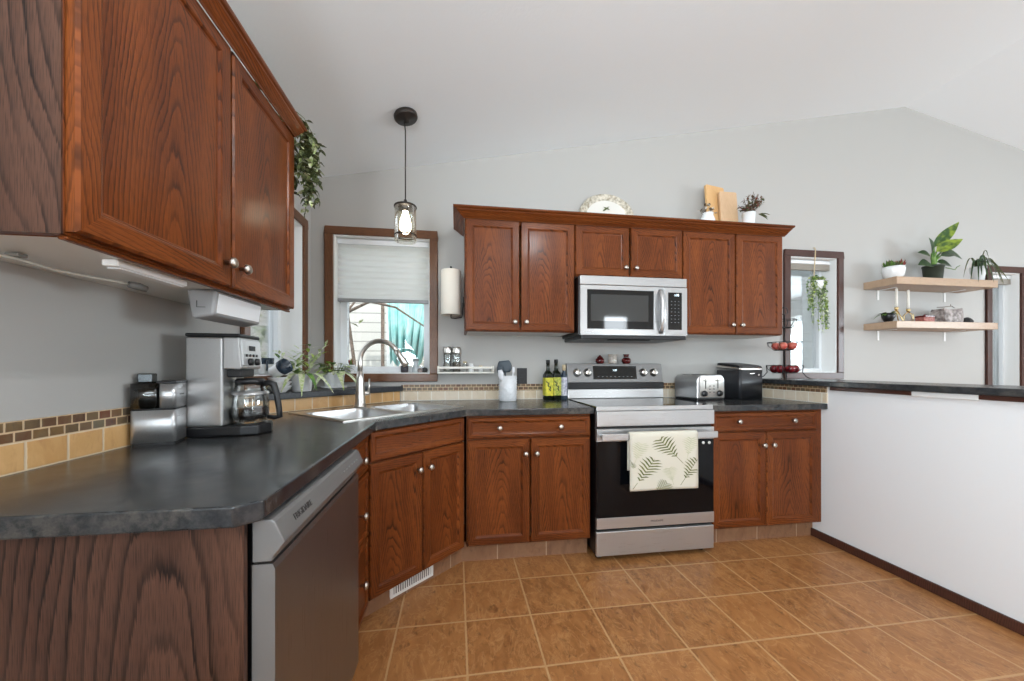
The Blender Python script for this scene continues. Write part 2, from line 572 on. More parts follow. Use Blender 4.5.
    def leaf(s, base, d, up, L, w, bend=.3, m=0, tip=.0, seg=5, fold=.15):
        base, d, up = Vector(base), Vector(d).normalized(), Vector(up)
        side = d.cross(up)
        if side.length < 1e-4:
            side = d.cross(Vector((1, 0, 0)))
        side.normalize()
        nrm = side.cross(d).normalized()
        rows = []
        for i in range(seg + 1):
            t = i / seg
            c = base + d * (L * t * (1 - .25 * bend * t)) - nrm * (L * bend * t * t)
            ww = w * .5 * (math.sin(math.pi * min(1, t ** .75 * .96 + .02)) + tip * (1 - t))
            rows.append((c + side * ww + nrm * ww * fold, c, c - side * ww + nrm * ww * fold))
        for a, b in zip(rows, rows[1:]):
            s.face([a[0], a[1], b[1], b[0]], m, True)
            s.face([a[1], a[2], b[2], b[1]], m, True)
        return s

    def mark(s):
        return len(s.v)

    def xf(s, mat, i0=0):
        for i in range(i0, len(s.v)):
            s.v[i] = tuple(mat @ Vector(s.v[i]))
        return s

    def build(s, name, mats, parent=None, bevel=0.0, seg=2, kind=None, loc=None, rotz=None, label=None, cat=None, group=None, weld=True):
        me = bpy.data.meshes.new(name)
        me.from_pydata(s.v, [], s.f)
        uvl = me.uv_layers.new(name='UVMap')
        k = 0
        for poly, uv in zip(me.polygons, s.uv):
            for li, q in zip(poly.loop_indices, uv):
                uvl.data[li].uv = q
        for poly, mi, sm in zip(me.polygons, s.m, s.s):
            poly.material_index = mi
            poly.use_smooth = sm
        if weld:
            bm = bmesh.new()
            bm.from_mesh(me)
            bmesh.ops.remove_doubles(bm, verts=bm.verts, dist=1e-5)
            bm.to_mesh(me)
            bm.free()
        for mt in (mats if isinstance(mats, (list, tuple)) else [mats]):
            me.materials.append(M[mt] if isinstance(mt, str) else mt)
        o = bpy.data.objects.new(name, me)
        COL.objects.link(o)
        if parent:
            o.parent = parent
        if loc:
            o.location = loc
        if rotz:
            o.rotation_euler.z = rotz
        if bevel:
            b = o.modifiers.new('edge', 'BEVEL')
            b.width = bevel
            b.segments = seg
            b.limit_method = 'ANGLE'
            b.angle_limit = R(40)
        tag(o, label, cat, group, kind)
        return o


def tag(o, label=None, cat=None, group=None, kind=None):
    if label:
        o['label'] = label
    if cat:
        o['category'] = cat
    if group:
        o['group'] = group
    if kind:
        o['kind'] = kind
    return o


def thing(name, label, cat, loc=(0, 0, 0), rotz=0.0, group=None, kind=None):
    o = bpy.data.objects.new(name, None)
    o.empty_display_size = .05
    COL.objects.link(o)
    o.location = loc
    o.rotation_euler = (0, 0, rotz)
    return tag(o, label, cat, group, kind)


def copy_thing(o, loc, rotz=0.0, label=None, parent=None):
    c_ = o.copy()
    COL.objects.link(c_)
    if parent is None:
        c_.location = loc
        c_.rotation_euler = (0, 0, rotz)
        if label:
            c_['label'] = label
    else:
        c_.parent = parent
    for ch in list(o.children):
        copy_thing(ch, None, parent=c_)
    return c_


def bx(*a, **k):
    return MB().box(*a, **k)


def text(name, body, size, loc, rot, mat, parent, depth=.0006):
    cu = bpy.data.curves.new(name, 'FONT')
    cu.body = body
    cu.size = size
    cu.align_x = 'CENTER'
    cu.align_y = 'CENTER'
    cu.extrude = depth
    cu.materials.append(M[mat])
    o = bpy.data.objects.new(name, cu)
    COL.objects.link(o)
    bpy.context.view_layer.update()
    me = bpy.data.meshes.new_from_object(o.evaluated_get(bpy.context.evaluated_depsgraph_get()))
    bpy.data.objects.remove(o)
    o = bpy.data.objects.new(name, me)
    COL.objects.link(o)
    o.parent = parent
    o.location = loc
    o.rotation_euler = rot
    return o


# ------------------------------------------------------------------ room shell
XL, YB, YR, XR = -1.0, 2.765, -3.6, 7.6
RX, RZ = 3.934, 3.46


def roof(x):
    return RZ - .2036 * abs(x - RX)


def wall_strip(name, a0, a1, openings, top, place, label, extra=()):
    """A wall of thickness .2; place(a, t, z) gives the point a along it, t deep, z high; openings (a0, a1, z0, z1)."""
    mb = MB()
    br = sorted({a0, a1, *extra, *[o[0] for o in openings], *[o[1] for o in openings]})
    for p, q in zip(br, br[1:]):
        op = [o for o in openings if o[0] <= p + 1e-6 and o[1] >= q - 1e-6]
        zs = [(0.0, None)]
        segs = []
        if op:
            segs = [((0, 0), (op[0][2],) * 2), ((op[0][3],) * 2, (top(p), top(q)))]
        else:
            segs = [((0, 0), (top(p), top(q)))]
        for (b0, b1), (t0, t1) in segs:
            F = [place(p, 0, b0), place(q, 0, b1), place(q, 0, t1), place(p, 0, t0)]
            K = [place(p, .2, b0), place(q, .2, b1), place(q, .2, t1), place(p, .2, t0)]
            mb.face(F)
            mb.face(K[::-1])
            for i in range(4):
                j = (i + 1) % 4
                mb.face([F[j], F[i], K[i], K[j]])
    return mb.build(name, 'wall', kind='structure', label=label, cat='wall', weld=False)


WIN_L = (1.968, 2.617, 1.106, 2.077)
WIN_B = (-.847, -.191, 1.106, 2.08)
WIN_R = (2.766, 3.226, 1.106, 2.085)
WIN_F = (4.874, 5.214, .70, 2.03)
wall_strip('wall_back', XL, XR, [WIN_B, WIN_R, WIN_F], roof, lambda a, t, z: (a, YB + t, z), 'pale grey gabled wall behind the range and floating shelves', (RX,))
wall_strip('wall_left', YR, YB, [(-2.65, -.75, .85, 2.15), WIN_L], lambda a: roof(XL), lambda a, t, z: (XL - t, a, z), 'pale grey wall behind the coffee maker')  # opening behind the camera is added for the left fill lamp
wall_strip('wall_rear', XL, XR, [(-.6, 1.0, 1.0, 2.2), (3.42, 3.98, .10, 2.35)], roof, lambda a, t, z: (a, YR - t, z), 'wall facing the range across the room', (RX,))  # the wider opening is added for the dining fill lamp
wall_strip('wall_right', YR, YB, [(-1.8, .6, .7, 2.3)], lambda a: roof(XR), lambda a, t, z: (XR + t, a, z), 'wall closing the dining side of the room')
MB().box(XL - .2, XR + .2, YR - .2, YB + .2, -.1, 0).build('floor', 'floor', kind='structure', label='brown slate-look tile floor laid square', cat='floor')
mb = MB()
for xa, xb in ((XL - .2, RX), (RX, XR + .2)):
    za, zb = roof(xa), roof(xb)
    P = [(xa, YR - .2, za), (xb, YR - .2, zb), (xb, YB + .2, zb), (xa, YB + .2, za)]
    Q = [(x, y, z + .12) for x, y, z in P]
    mb.face(P[::-1])
    mb.face(Q)
    for i in range(4):
        j = (i + 1) % 4
        mb.face([P[i], P[j], Q[j], Q[i]])
mb.build('ceiling', 'ceiling', kind='structure', label='white textured vaulted ceiling', cat='ceiling')
MB().box(-14, 22, YB + .25, 22, -.5, -.4).build('ground', 'yard', kind='structure', label='pale dry ground outside the kitchen windows', cat='ground')


def window(n, op, loc, rotz, label, mat='oak_trim', cw=.056, fw=.045, yo=.12):
    a0, a1, z0, z1 = op
    t = thing('window_%d' % n, label, 'window', loc, rotz, kind='structure')
    mb = MB()
    for q in ((a0 - cw, a0, z0, z1, 'z'), (a1, a1 + cw, z0, z1, 'z'), (a0 - cw, a1 + cw, z1, z1 + cw, 'x'), (a0 - cw, a1 + cw, z0 - cw, z0, 'x')):
        mb.box(q[0], q[1], -.02, .0, q[2], q[3], g=q[4])
    mb.build('window_casing', mat, t, .004)
    mb = MB()
    e = .008
    mb.box(a0, a0 + e, -.004, .2, z0, z1).box(a1 - e, a1, -.004, .2, z0, z1)
    mb.box(a0 + e, a1 - e, -.004, .2, z0, z0 + e).box(a0 + e, a1 - e, -.004, .2, z1 - e, z1)
    mb.build('reveal', 'white', t)
    mb = MB()
    b0, b1, c0, c1 = a0 + e, a1 - e, z0 + e, z1 - e
    mb.box(b0, b0 + fw, yo, yo + .06, c0, c1).box(b1 - fw, b1, yo, yo + .06, c0, c1)
    mb.box(b0 + fw, b1 - fw, yo, yo + .06, c0, c0 + fw).box(b0 + fw, b1 - fw, yo, yo + .06, c1 - fw, c1)
    f = mb.build('sash', 'vinyl', t, .004)
    MB().box(b0 + fw, b1 - fw, yo + .028, yo + .032, c0 + fw, c1 - fw).build('pane', 'pane', f)
    return t


window(1, WIN_B, (0, YB, 0), 0, 'oak-trimmed window above the corner sink')
window(2, WIN_L, (XL, 0, 0), R(90), 'oak-trimmed window on the coffee maker side of the corner')
window(3, WIN_R, (0, YB, 0), 0, 'narrow oak-trimmed window right of the upper cabinets', 'oak_dark', fw=.028)
window(4, WIN_F, (0, YB, 0), 0, 'narrow dark-trimmed window beside the floating shelves', 'oak_dark', fw=.022, yo=.088)

# blinds
mb = MB()
zb, zt, st = 1.645, 2.03, .0193
k = int((zt - zb) / st)
prof = []
for i in range(k + 1):
    z = zb + (zt - zb) * i / k
    prof.append((.060 if i % 2 == 0 else .050, z))
x0, x1 = WIN_B[0] + .012, WIN_B[1] - .012
for (d0, z0_), (d1, z1_) in zip(prof, prof[1:]):
    mb.face([(x0, YB + d0, z0_), (x1, YB + d0, z0_), (x1, YB + d1, z1_), (x0, YB + d1, z1_)])
t = thing('cellular_blind', 'white cellular blind half lowered in the window over the sink', 'blind', (0, 0, 0))
mb.build('blind_fabric', 'blind', t)
bx(x0, x1, YB + .035, YB + .085, 2.03, 2.07).build('headrail', 'vinyl', t, .004)
bx(x0, x1, YB + .042, YB + .078, 1.622, 1.645).build('bottom_rail', 'greyplastic', t, .004)


def raised_blind(op, label):
    t = thing('window_blind', label, 'blind', (0, YB, 0))
    a0, a1, z1 = op[0] + .012, op[1] - .012, op[3]
    mb = MB()
    for i in range(5):
        mb.box(a0, a1, .045, .08, z1 - .052 - .01 * i, z1 - .044 - .01 * i)
    mb.build('blind_fabric', 'taupe', t, .002)
    bx(a0, a1, .04, .085, z1 - .042, z1 - .012).build('headrail', 'vinyl', t, .003)


raised_blind(WIN_R, 'raised beige blind at the top of the narrow window right of the cabinets')
raised_blind(WIN_F, 'raised beige blind in the window beside the floating shelves')

# ------------------------------------------------------------------ pony wall and bar top
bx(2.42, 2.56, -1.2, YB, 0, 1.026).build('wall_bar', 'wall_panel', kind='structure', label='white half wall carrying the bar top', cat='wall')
bx(2.405, 2.42, -1.2, 2.24, 0, .052).build('baseboard_bar', 'oak_dark', bevel=.004, kind='structure', label='dark wood baseboard along the white half wall', cat='baseboard')
mb = MB()
mb.box(2.400, 2.42, 1.66, 2.10, 1.004, 1.026, g='y')
mb.box(2.400, 2.42, -1.2, 1.40, 1.004, 1.026, g='y')
mb.build('trim_1', 'oak_dark', bevel=.003, kind='structure', label='dark wood cleat under the bar top', cat='trim')
bx(2.401, 2.42, 1.40, 1.66, .999, 1.026).build('trim_2', 'white', bevel=.003, kind='structure', label='white block between the cleats under the bar top', cat='trim')
bx(2.375, 2.78, -1.2, YB, 1.027, 1.062).build('bar_top', 'counter', bevel=.005, label='long dark slate bar top on the white half wall', cat='countertop')

# ------------------------------------------------------------------ countertops
t_ = Vector((.6997, .7145))
s_ = Vector((-.7145, .6997))


def ts(t, s):
    return (t_.x * t + s_.x * s, t_.y * t + s_.y * s)


SK = dict(t0=.89, t1=1.655, s0=1.56, s1=2.085)
hole = [ts(SK['t0'] + .012, SK['s0'] + .012), ts(SK['t1'] - .012, SK['s0'] + .012), ts(SK['t1'] - .012, SK['s1'] - .012), ts(SK['t0'] + .012, SK['s1'] - .012)]
CT = [(XL, .722), (-.382, .712), (-.349, .742), (-.352, 1.713), (.056, 2.128), (.812, 2.128), (.812, YB), (XL, YB)]
MB().prism(CT, .876, .914, holes=[hole]).build('countertop', 'counter', bevel=.004, label='dark slate L-shaped countertop around the corner sink', cat='countertop')
bx(1.580, 2.42, 2.128, YB, .876, .914).build('countertop', 'counter', bevel=.004, label='short dark slate countertop under the toaster', cat='countertop')
# raised corner ledge behind the sink
LG = [(XL, 2.06), (-.40, YB), (XL, YB)]
t = thing('corner_ledge', 'raised triangular dark ledge in the corner behind the sink', 'ledge', (0, 0, 0))
MB().prism([(XL, 2.035), (-.372, YB), (XL, YB)], .983, 1.018).build('ledge_top', 'ledge', t, .004)
mb = MB()
L = math.hypot(.60, .705)
mb.face([(XL, 2.06, .914), (-.40, YB, .914), (-.40, YB, .983), (XL, 2.06, .983)], 0, False, [(0, .9145), (L, .9145), (L, .983), (0, .983)])
mb.face([(XL, 2.06, .983), (-.40, YB, .983), (XL, YB, .983)], 0)
mb.face([(-.40, YB, .914), (XL, YB, .914), (XL, YB, .983), (-.40, YB, .983)], 0)
mb.face([(XL, YB, .914), (XL, 2.06, .914), (XL, 2.06, .983), (XL, YB, .983)], 0)
mb.build('tiled_riser', 'splash', t)


# ------------------------------------------------------------------ tile backsplash
def splash(n, segs, zt, mosaic, label, mat, flip):
    mb = MB()
    d = 0
    for p, q in segs:
        L = math.hypot(q[0] - p[0], q[1] - p[1])
        dx, dy = (q[0] - p[0]) / L, (q[1] - p[1]) / L
        nx, ny = (dy * .007, -dx * .007)
        zs = [(.914, zt, 0)]
        if mosaic:
            zs.append((zt, mosaic, 1))
        for a, b, mi in zs:
            A, B = (p[0] + nx, p[1] + ny), (q[0] + nx, q[1] + ny)
            mb.face([(*A, a), (*B, a), (*B, b), (*A, b)], mi, False, [(d, a), (d + L, a), (d + L, b), (d, b)])
        mb.face([(*A, b), (*B, b), (*q, b), (*p, b)], mi)
        for e, e2 in ((p, A), (B, q)):
            mb.face([(*e, .914), (*e2, .914), (*e2, b), (*e, b)], 0)
        d += L
    mb.build('trim_%d' % n, [mat, 'mosaic'], kind='structure', label=label, cat='backsplash')


splash(3, [((XL, 0.45), (XL, 2.03))], .984, 1.033, 'tan tile backsplash with slate mosaic band behind the coffee maker', 'splash', 1)
splash(4, [((-.392, YB), (2.42, YB))], .979, 1.028, 'cream tile backsplash with mosaic band behind the range', 'splash_cream', 0)
splash(5, [((2.42, YB), (2.42, 2.13))], .985, 1.0265, 'cream tile and mosaic on the half wall by the toaster', 'splash_cream', 0)


# ------------------------------------------------------------------ cabinets
def rect_loop(x0, x1, z0, z1, i, y):
    return [(x0 + i, y, z0 + i), (x1 - i, y, z0 + i), (x1 - i, y, z1 - i), (x0 + i, y, z1 - i)]


def knob(parent, x, y, z, r=.0155):
    mb = MB()
    mb.lathe([(.006, 0), (.006, .012), (.0085, .014), (r, .019), (r, .025), (r * .82, .030), (r * .4, .0325), (0.0, .033)], n=18)
    mb.xf(Matrix.Translation((x, y, z)) @ Matrix.Rotation(R(90), 4, 'X'))
    return mb.build('knob', 'pewter', parent)


def door(parent, x0, x1, z0, z1, y=-.02, th=.0195, kn=None, name='door', fw=.05, grain='z', mat='oak'):
    mb = MB()
    prof = [(0, th), (0, .005), (.005, 0), (fw - .008, 0), (fw - .003, .0025), (fw, .0068), (fw + .006, .0085)]
    loops = [rect_loop(x0, x1, z0, z1, i, y + d) for i, d in prof]
    for side in range(4):
        j = (side + 1) % 4
        off = (random.uniform(.25, .6), random.uniform(0, 5))
        for a, b in zip(loops, loops[1:]):
            pts = [a[side], a[j], b[j], b[side]]
            horiz = side in (0, 2)
            uv = [((p[2] if horiz else p[0]) + (p[1] - y) + off[0], (p[0] if horiz else p[2]) + off[1]) for p in pts]
            mb.face(pts, 0, False, uv)
    cx, cz = (x0 + x1) / 2 + random.uniform(-.04, .04), (z0 + z1) / 2
    vo = random.uniform(0, 6)
    p = loops[-1]
    if grain == 'z':
        uv = [(q[0] - cx, q[2] + vo) for q in p]
    else:
        uv = [(q[2] - z0 + .12, q[0] + vo) for q in p]
    mb.face(p, 0, False, uv)
    mb.face(loops[0][::-1], 0)
    o = mb.build(name, mat, parent)
    for k in (kn or []):
        knob(o, k[0], y, k[1])
    return o


def frame_box(t, w, d, z0, z1, rails, mat='oak', bottom='melamine', side_l=None, side_r=None, stile=.035):
    """An open carcass: face frame, sides, bottom, top and back."""
    mb = MB()
    e = .016
    mb.box(0, e, .02, d, z0, z1, 0).box(w - e, w, .02, d, z0, z1, 0)
    mb.box(e, w - e, .02, d - e, z0, z0 + e, 1, 'x')
    mb.box(e, w - e, d - e, d, z0, z1, 1)
    mb.box(0, stile, 0, .02, z0, z1, 0).box(w - stile, w, 0, .02, z0, z1, 0)
    for a, b in rails:
        mb.box(stile, w - stile, 0, .02, a, b, 0, 'x')
    return mb.build('carcass', [mat, bottom], t, .0015, 1)


# left of the range
t = thing('base_cabinet', 'two-door base cabinet with wide drawer left of the range', 'cabinet', (.057, 2.17, 0))
frame_box(t, .745, .57, .118, .8745, [(.118, .15), (.715, .75), (.855, .8745)])
door(t, .006, .738, .745, .862, kn=[(.19, .803), (.551, .803)], name='drawer', fw=.028, grain='x')
door(t, .006, .369, .128, .735, kn=[(.342, .65)])
door(t, .375, .738, .128, .735, kn=[(.407, .65)])
# right of the range
t = thing('base_cabinet', 'two-door base cabinet with wide drawer right of the range', 'cabinet', (1.592, 2.17, 0))
frame_box(t, .824, .57, .118, .8745, [(.118, .15), (.715, .75), (.855, .8745)])
door(t, .012, .776, .745, .862, kn=[(.186, .807), (.583, .807)], name='drawer', fw=.028, grain='x')
door(t, .012, .391, .128, .735, kn=[(.364, .652)])
door(t, .397, .776, .128, .735, kn=[(.433, .652)])
# diagonal sink base
A = Vector((-.379, 1.712))
B = Vector((.05, 2.155))
ang = math.atan2(B.y - A.y, B.x - A.x)
wd = (B - A).length
t = thing('sink_cabinet', 'diagonal corner base cabinet with two doors under the sink', 'cabinet', (A.x + .02 * s_.x, A.y + .02 * s_.y, 0), ang)
mb = MB()
for q in ((0, .03, .118, .8745, 'z'), (wd - .03, wd, .118, .8745, 'z'), (.03, wd - .03, .118, .15, 'x'), (.03, wd - .03, .705, .74, 'x'), (.03, wd - .03, .86, .8745, 'x')):
    mb.box(q[0], q[1], 0, .02, q[2], q[3], g=q[4])
mb.box(.0, .016, .02, .10, .118, .8745).box(wd - .016, wd, .02, .10, .118, .8745).box(.016, wd - .016, .02, .3, .118, .134, g='x')
mb.build('carcass', 'oak', t, .0015, 1)
door(t, .006, wd - .006, .735, .868, name='false_drawer_front', fw=.03, grain='x')
door(t, .006, wd / 2 - .003, .124, .725, kn=[(wd / 2 - .035, .645)])
door(t, wd / 2 + .003, wd - .006, .124, .725, kn=[(wd / 2 + .035, .645)])
# narrow drawer stack beside the dishwasher
t = thing('drawer_cabinet', 'narrow three-drawer base cabinet between dishwasher and sink cabinet', 'cabinet', (-.395, 1.383, 0), R(90))
frame_box(t, .318, .56, .118, .8745, [(.118, .14), (.425, .44), (.705, .72), (.86, .8745)])
for z0, z1, kz in ((.715, .862, .785), (.432, .705, .568), (.128, .422, .295)):
    door(t, .006, .308, z0, z1, kn=[(.157, kz)], name='drawer', fw=.028, grain='x')
# end panel
bx(XL, -.382, .742, .756, 0, .876, off=(.50, 1.3)).build('end_panel', 'oak_grey', bevel=.001, label='dark oak end panel closing the counter beside the dishwasher', cat='panel')

# toe kick tile
mb = MB()
d = 0
pts = [(-.475, .76), (-.475, 1.752), (.028, 2.236), (.805, 2.236)]


def tk(pts, mb, d=0):
    for p, q in zip(pts, pts[1:]):
        L = math.hypot(q[0] - p[0], q[1] - p[1])
        mb.face([(*p, 0), (*q, 0), (*q, .118), (*p, .118)], 0, False, [(d, 0), (d + L, 0), (d + L, .118), (d, .118)])
        nx, ny = -(q[1] - p[1]) / L * .012, (q[0] - p[0]) / L * .012
        mb.face([(p[0] + nx, p[1] + ny, .118), (q[0] + nx, q[1] + ny, .118), (q[0] + nx, q[1] + ny, 0), (p[0] + nx, p[1] + ny, 0)], 0)
        mb.face([(*p, .118), (*q, .118), (q[0] + nx, q[1] + ny, .118), (p[0] + nx, p[1] + ny, .118)], 0)
        d += L


tk(pts, mb)
mb.build('baseboard_left', 'skirt_tile', kind='structure', label='brown tiled toe kick under the corner cabinets', cat='baseboard')
mb = MB()
tk([(1.592, 2.236), (2.42, 2.236)], mb)
mb.build('baseboard_back', 'skirt_tile', kind='structure', label='brown tiled toe kick right of the range', cat='baseboard')

# floor register in the toe kick of the sink cabinet
p0, p1 = Vector((-.475, 1.752)), Vector((.028, 2.236))
dirv = (p1 - p0).normalized()
nv = Vector((dirv.y, -dirv.x))
c0 = p0 + dirv * .345 + nv * .002
t = thing('vent_register', 'white slotted heating vent in the toe kick under the sink', 'vent', (c0.x, c0.y, 0), math.atan2(dirv.y, dirv.x))
mb = MB()
w, z0, z1 = .27, .018, .100
mb.box(-w / 2, w / 2, -.004, 0, z0, z0 + .014).box(-w / 2, w / 2, -.004, 0, z1 - .014, z1)
mb.box(-w / 2, -w / 2 + .02, -.004, 0, z0 + .014, z1 - .014).box(w / 2 - .02, w / 2, -.004, 0, z0 + .014, z1 - .014)
mb.build('faceplate', 'white', t, .0015)
bx(-w / 2 + .02, w / 2 - .02, -.0012, -.0002, z0 + .014, z1 - .014).build('duct_opening', 'gap', t)
for i in range(17):
    x = -w / 2 + .027 + i * (w - .054) / 16
    bx(x - .0035, x + .0035, -.0045, -.0015, z0 + .014, z1 - .014).build('louver', 'white', t)


# ------------------------------------------------------------------ wall cabinets
def wall_cabinet(label, loc, rotz, w, d, z0, z1, knobs_z, split, rail=True, sidemat='oak'):
    t = thing('wall_cabinet', label, 'cabinet', loc, rotz)
    frame_box(t, w, d, z0, z1, [(z0, z0 + .03), (z1 - .04, z1)], stile=.03, mat=sidemat)
    mb = MB().box(.016, w - .016, .02, d - .016, z1 - .016, z1, 0, 'x')
    mb.build('top_panel', 'melamine', t)
    door(t, .004, split - .006, z0 + .006, z1 - .018, kn=[(split - .038, knobs_z)], fw=.052)
    door(t, split + .006, w - .004, z0 + .006, z1 - .018, kn=[(split + .038, knobs_z)], fw=.052)
    return t


wall_cabinet('upper oak cabinet beside the paper towel holder', (.055, 2.45, 0), 0, .736, .315, 1.388, 2.135, 1.45, .362)
wall_cabinet('short upper oak cabinet over the microwave', (.791, 2.45, 0), 0, .790, .315, 1.772, 2.135, 1.835, .395)
wall_cabinet('upper oak cabinet beside the narrow window', (1.581, 2.45, 0), 0, .802, .315, 1.388, 2.135, 1.456, .415)
tl = wall_cabinet('large upper oak cabinet above the coffee maker', (-.69, .772, 0), R(90), .913, .31, 1.392, 2.135, 1.462, .472)
# near end sheet with window sheen in its greyer colour, and light rail below the doors
bx(-.003, 0, .0, .309, 1.392, 2.135, off=(-.16, .9), g='z').build('end_sheet', 'oak_grey', tl)
mb = MB()
mb.box(.004, .913, -.002, .014, 1.384, 1.3915, g='x')
mb.build('light_rail', 'oak', tl, .004)


def sweep(path, prof, square=False):
    """prof: (out, z); path: plan points with outward on the right-hand side."""
    n = len(path)
    dirs = [(Vector(b) - Vector(a)).normalized() for a, b in zip(path, path[1:])]
    rg = []
    for i, p in enumerate(path):
        if i == 0:
            nrm = Vector((dirs[0].y, -dirs[0].x))
            k = 1
        elif i == n - 1:
            nrm = Vector((dirs[-1].y, -dirs[-1].x))
            k = 1
        else:
            a = Vector((dirs[i - 1].y, -dirs[i - 1].x))
            b = Vector((dirs[i].y, -dirs[i].x))
            nrm = (a + b).normalized()
            k = 1 / max(.3, nrm.dot(a))
        e = dirs[-1] * .30 if i == n - 1 and square else Vector((0, 0))
        rg.append([(p[0] + nrm.x * o * k + e.x * o, p[1] + nrm.y * o * k + e.y * o, z) for o, z in prof])
    mb = MB()
    d = 0
    for i, (a, b) in enumerate(zip(rg, rg[1:])):
        L = (Vector(path[i + 1]) - Vector(path[i])).length
        m = len(prof)
        for j in range(m):
            jj = (j + 1) % m
            q = [a[j], b[j], b[jj], a[jj]]
            uv = [(.3 + j * .012, d), (.3 + j * .012, d + L), (.312 + j * .012, d + L), (.312 + j * .012, d)]
            mb.face(q, 0, False, uv)
        d += L
    mb.face(rg[0])
    mb.face(rg[-1][::-1])
    return mb


crown = [(0, 2.112), (.006, 2.112), (.010, 2.118), (.016, 2.121), (.024, 2.127), (.036, 2.138), (.048, 2.146), (.054, 2.149), (.056, 2.154), (.068, 2.158), (.072, 2.163), (.072, 2.171), (0, 2.171)]
sweep([(.052, YB - .002), (.052, 2.427), (2.385, 2.427)], [(o + .001, z) for o, z in crown], True).build('crown_molding', 'oak', label='dark oak crown molding along the top of the range-side cabinets', cat='molding')
cr = sweep([(XL + .002, .768), (-.667, .768), (-.667, 1.668), (XL + .002, 1.668)], [(o * .5 + .001, z) for o, z in crown])
inv = (Matrix.Translation((-.69, .772, 0)) @ Matrix.Rotation(R(90), 4, 'Z')).inverted()
cr.xf(inv).build('crown_molding', 'oak', tl)

# ------------------------------------------------------------------ range
t = rng = thing('kitchen_range', 'stainless steel electric range with black glass oven door', 'stove', (.817, 2.13, 0))
w = .758
mb = MB().box(0, w, .0, .60, .035, .903)
mb.build('body', 'blackcase', t, .003)
for x in (.04, w - .04):
    for y in (.05, .54):
        MB().lathe([(.02, 0), (.02, .036)], (x, y, 0), 14).build('foot', 'blackplastic', t)
bx(.003, w - .003, -.01, .535, .9035, .920).build('cooktop', 'blackglass', t, .003)
mb = MB().box(.0, w, -.022, -.0105, .893, .921).box(.0, w, -.034, -.0005, .803, .8925)
o = mb.build('front_trim', 'steel', t, .004)
bx(.07, w - .04, -.0352, -.0342, .818, .872).build('trim_panel', 'steel', t, .0008)
# oven door
mb = MB().box(0, w, -.030, -.002, .714, .787)
mb.box(0, w, -.030, -.002, .197, .262)
mb.box(0, w, -.024, -.002, .262, .714, 1)
od = mb.build('oven_door', ['steel', 'blackcase'], t, .002)
bx(.004, w - .004, -.030, -.0245, .263, .713).build('oven_glass', 'darkglass', od, .001)
mb = MB().box(.012, w - .012, -.083, -.069, .728, .768)
mb.box(.02, .05, -.069, -.03, .735, .761).box(w - .05, w - .02, -.069, -.03, .735, .761)
mb.build('oven_handle', 'steel', od, .004)
text('brand_lettering', 'FRIGIDAIRE', .016, (w / 2, -.0303, .229), (R(90), 0, 0), 'dark_letter', od)
bx(0, w, -.028, -.001, .036, .180).build('storage_drawer', 'steel', t, .004)
for x in (w - .075, w - .035):
    MB().lathe([(.009, 0), (.009, .004), (0, .0045)], n=14).xf(Matrix.Translation((x, -.0305, .690)) @ Matrix.Rotation(R(90), 4, 'X')).build('door_sticker', 'white', od)
# backguard
mb = MB()


def sect(y0, z0, y1, z1, yb_, mm):
    mb.rings([[(x, y0, z0), (x, yb_, z0), (x, yb_, z1), (x, y1, z1)] for x in (0, w)], mm, False)


sect(.540, .921, .545, .990, .615, 0)
sect(.535, .990, .535, 1.038, .615, 1)
sect(.548, 1.038, .572, 1.180, .615, 2)
bgd = mb.build('backguard', ['steel', 'blackcase', 'steel_guard'], t, .003)
tilt = math.atan2(.024, .142)


def ongd(x, z):
    return (x, .548 + (z - 1.038) / .142 * .024, z)


mb = MB()
mb.box(.20, .545, -.0015, .0005, -.05, .05).xf(Matrix.Translation(ongd(0, 1.112)) @ Matrix.Rotation(-tilt, 4, 'X'))
dp = mb.build('display_panel', 'blackglass', bgd)
text('clock_digits', '1:38', .020, (.372, ongd(0, 1.13)[1] - .0018, 1.13), (R(90) - tilt, 0, 0), 'digit', dp)
for i in range(9):
    p = ongd(.24 + i * .033, 1.082)
    bx(p[0] - .006, p[0] + .006, p[1] - .0028, p[1] - .0018, p[2] - .0015, p[2] + .0015).build('touch_mark', 'greyplastic', dp)
for x in (.075, .155, .60, .685):
    mb = MB().lathe([(.031, 0), (.031, .004), (.024, .006), (.022, .026), (.019, .029), (0, .029)], n=24)
    mb.box(-.004, .004, -.021, .021, .029, .036)
    mb.xf(Matrix.Translation(ongd(x, 1.112)) @ Matrix.Rotation(R(90) - tilt, 4, 'X'))
    mb.build('burner_knob', 'satin', bgd)

# towel over the oven handle
t = thing('dish_towel', 'cream dish towel with green fern print hanging on the oven handle', 'towel', (.817, 2.13, 0))
mb = MB()
tx0, tx1 = .175, .605
zc, yc, rr = .748, -.076, .0245


def tw(a, b):
    """a 0..1 across, b = length along the towel from the back hem, over the bar, to the front hem."""
    x = tx0 + (tx1 - tx0) * a
    wob = .0035 * math.sin(a * 7 + .8)
    if b < .20:
        z = zc - .20 + b
        y = yc + rr * .55 + .002
    elif b < .20 + .06:
        th = (b - .20) / .06 * math.pi
        y = yc + math.cos(th) * rr * .6
        z = zc + .004 + math.sin(th) * rr
    else:
        k = b - .26
        z = zc - k
        y = yc - rr * .6 - wob * min(1, k * 6) - .010 * math.exp(-k * 9) * 0
    return (x, y, z)


nb, na = 40, 16
tot = .26 + .312
for i in range(nb):
    for j in range(na):
        q = [(j / na, i / nb * tot), ((j + 1) / na, i / nb * tot), ((j + 1) / na, (i + 1) / nb * tot), (j / na, (i + 1) / nb * tot)]
        mb.face([tw(*p) for p in q], 0, True)
body = mb.build('cloth', 'towel', t)
sol = body.modifiers.new('thick', 'SOLIDIFY')
sol.thickness = .004
sol.offset = 0


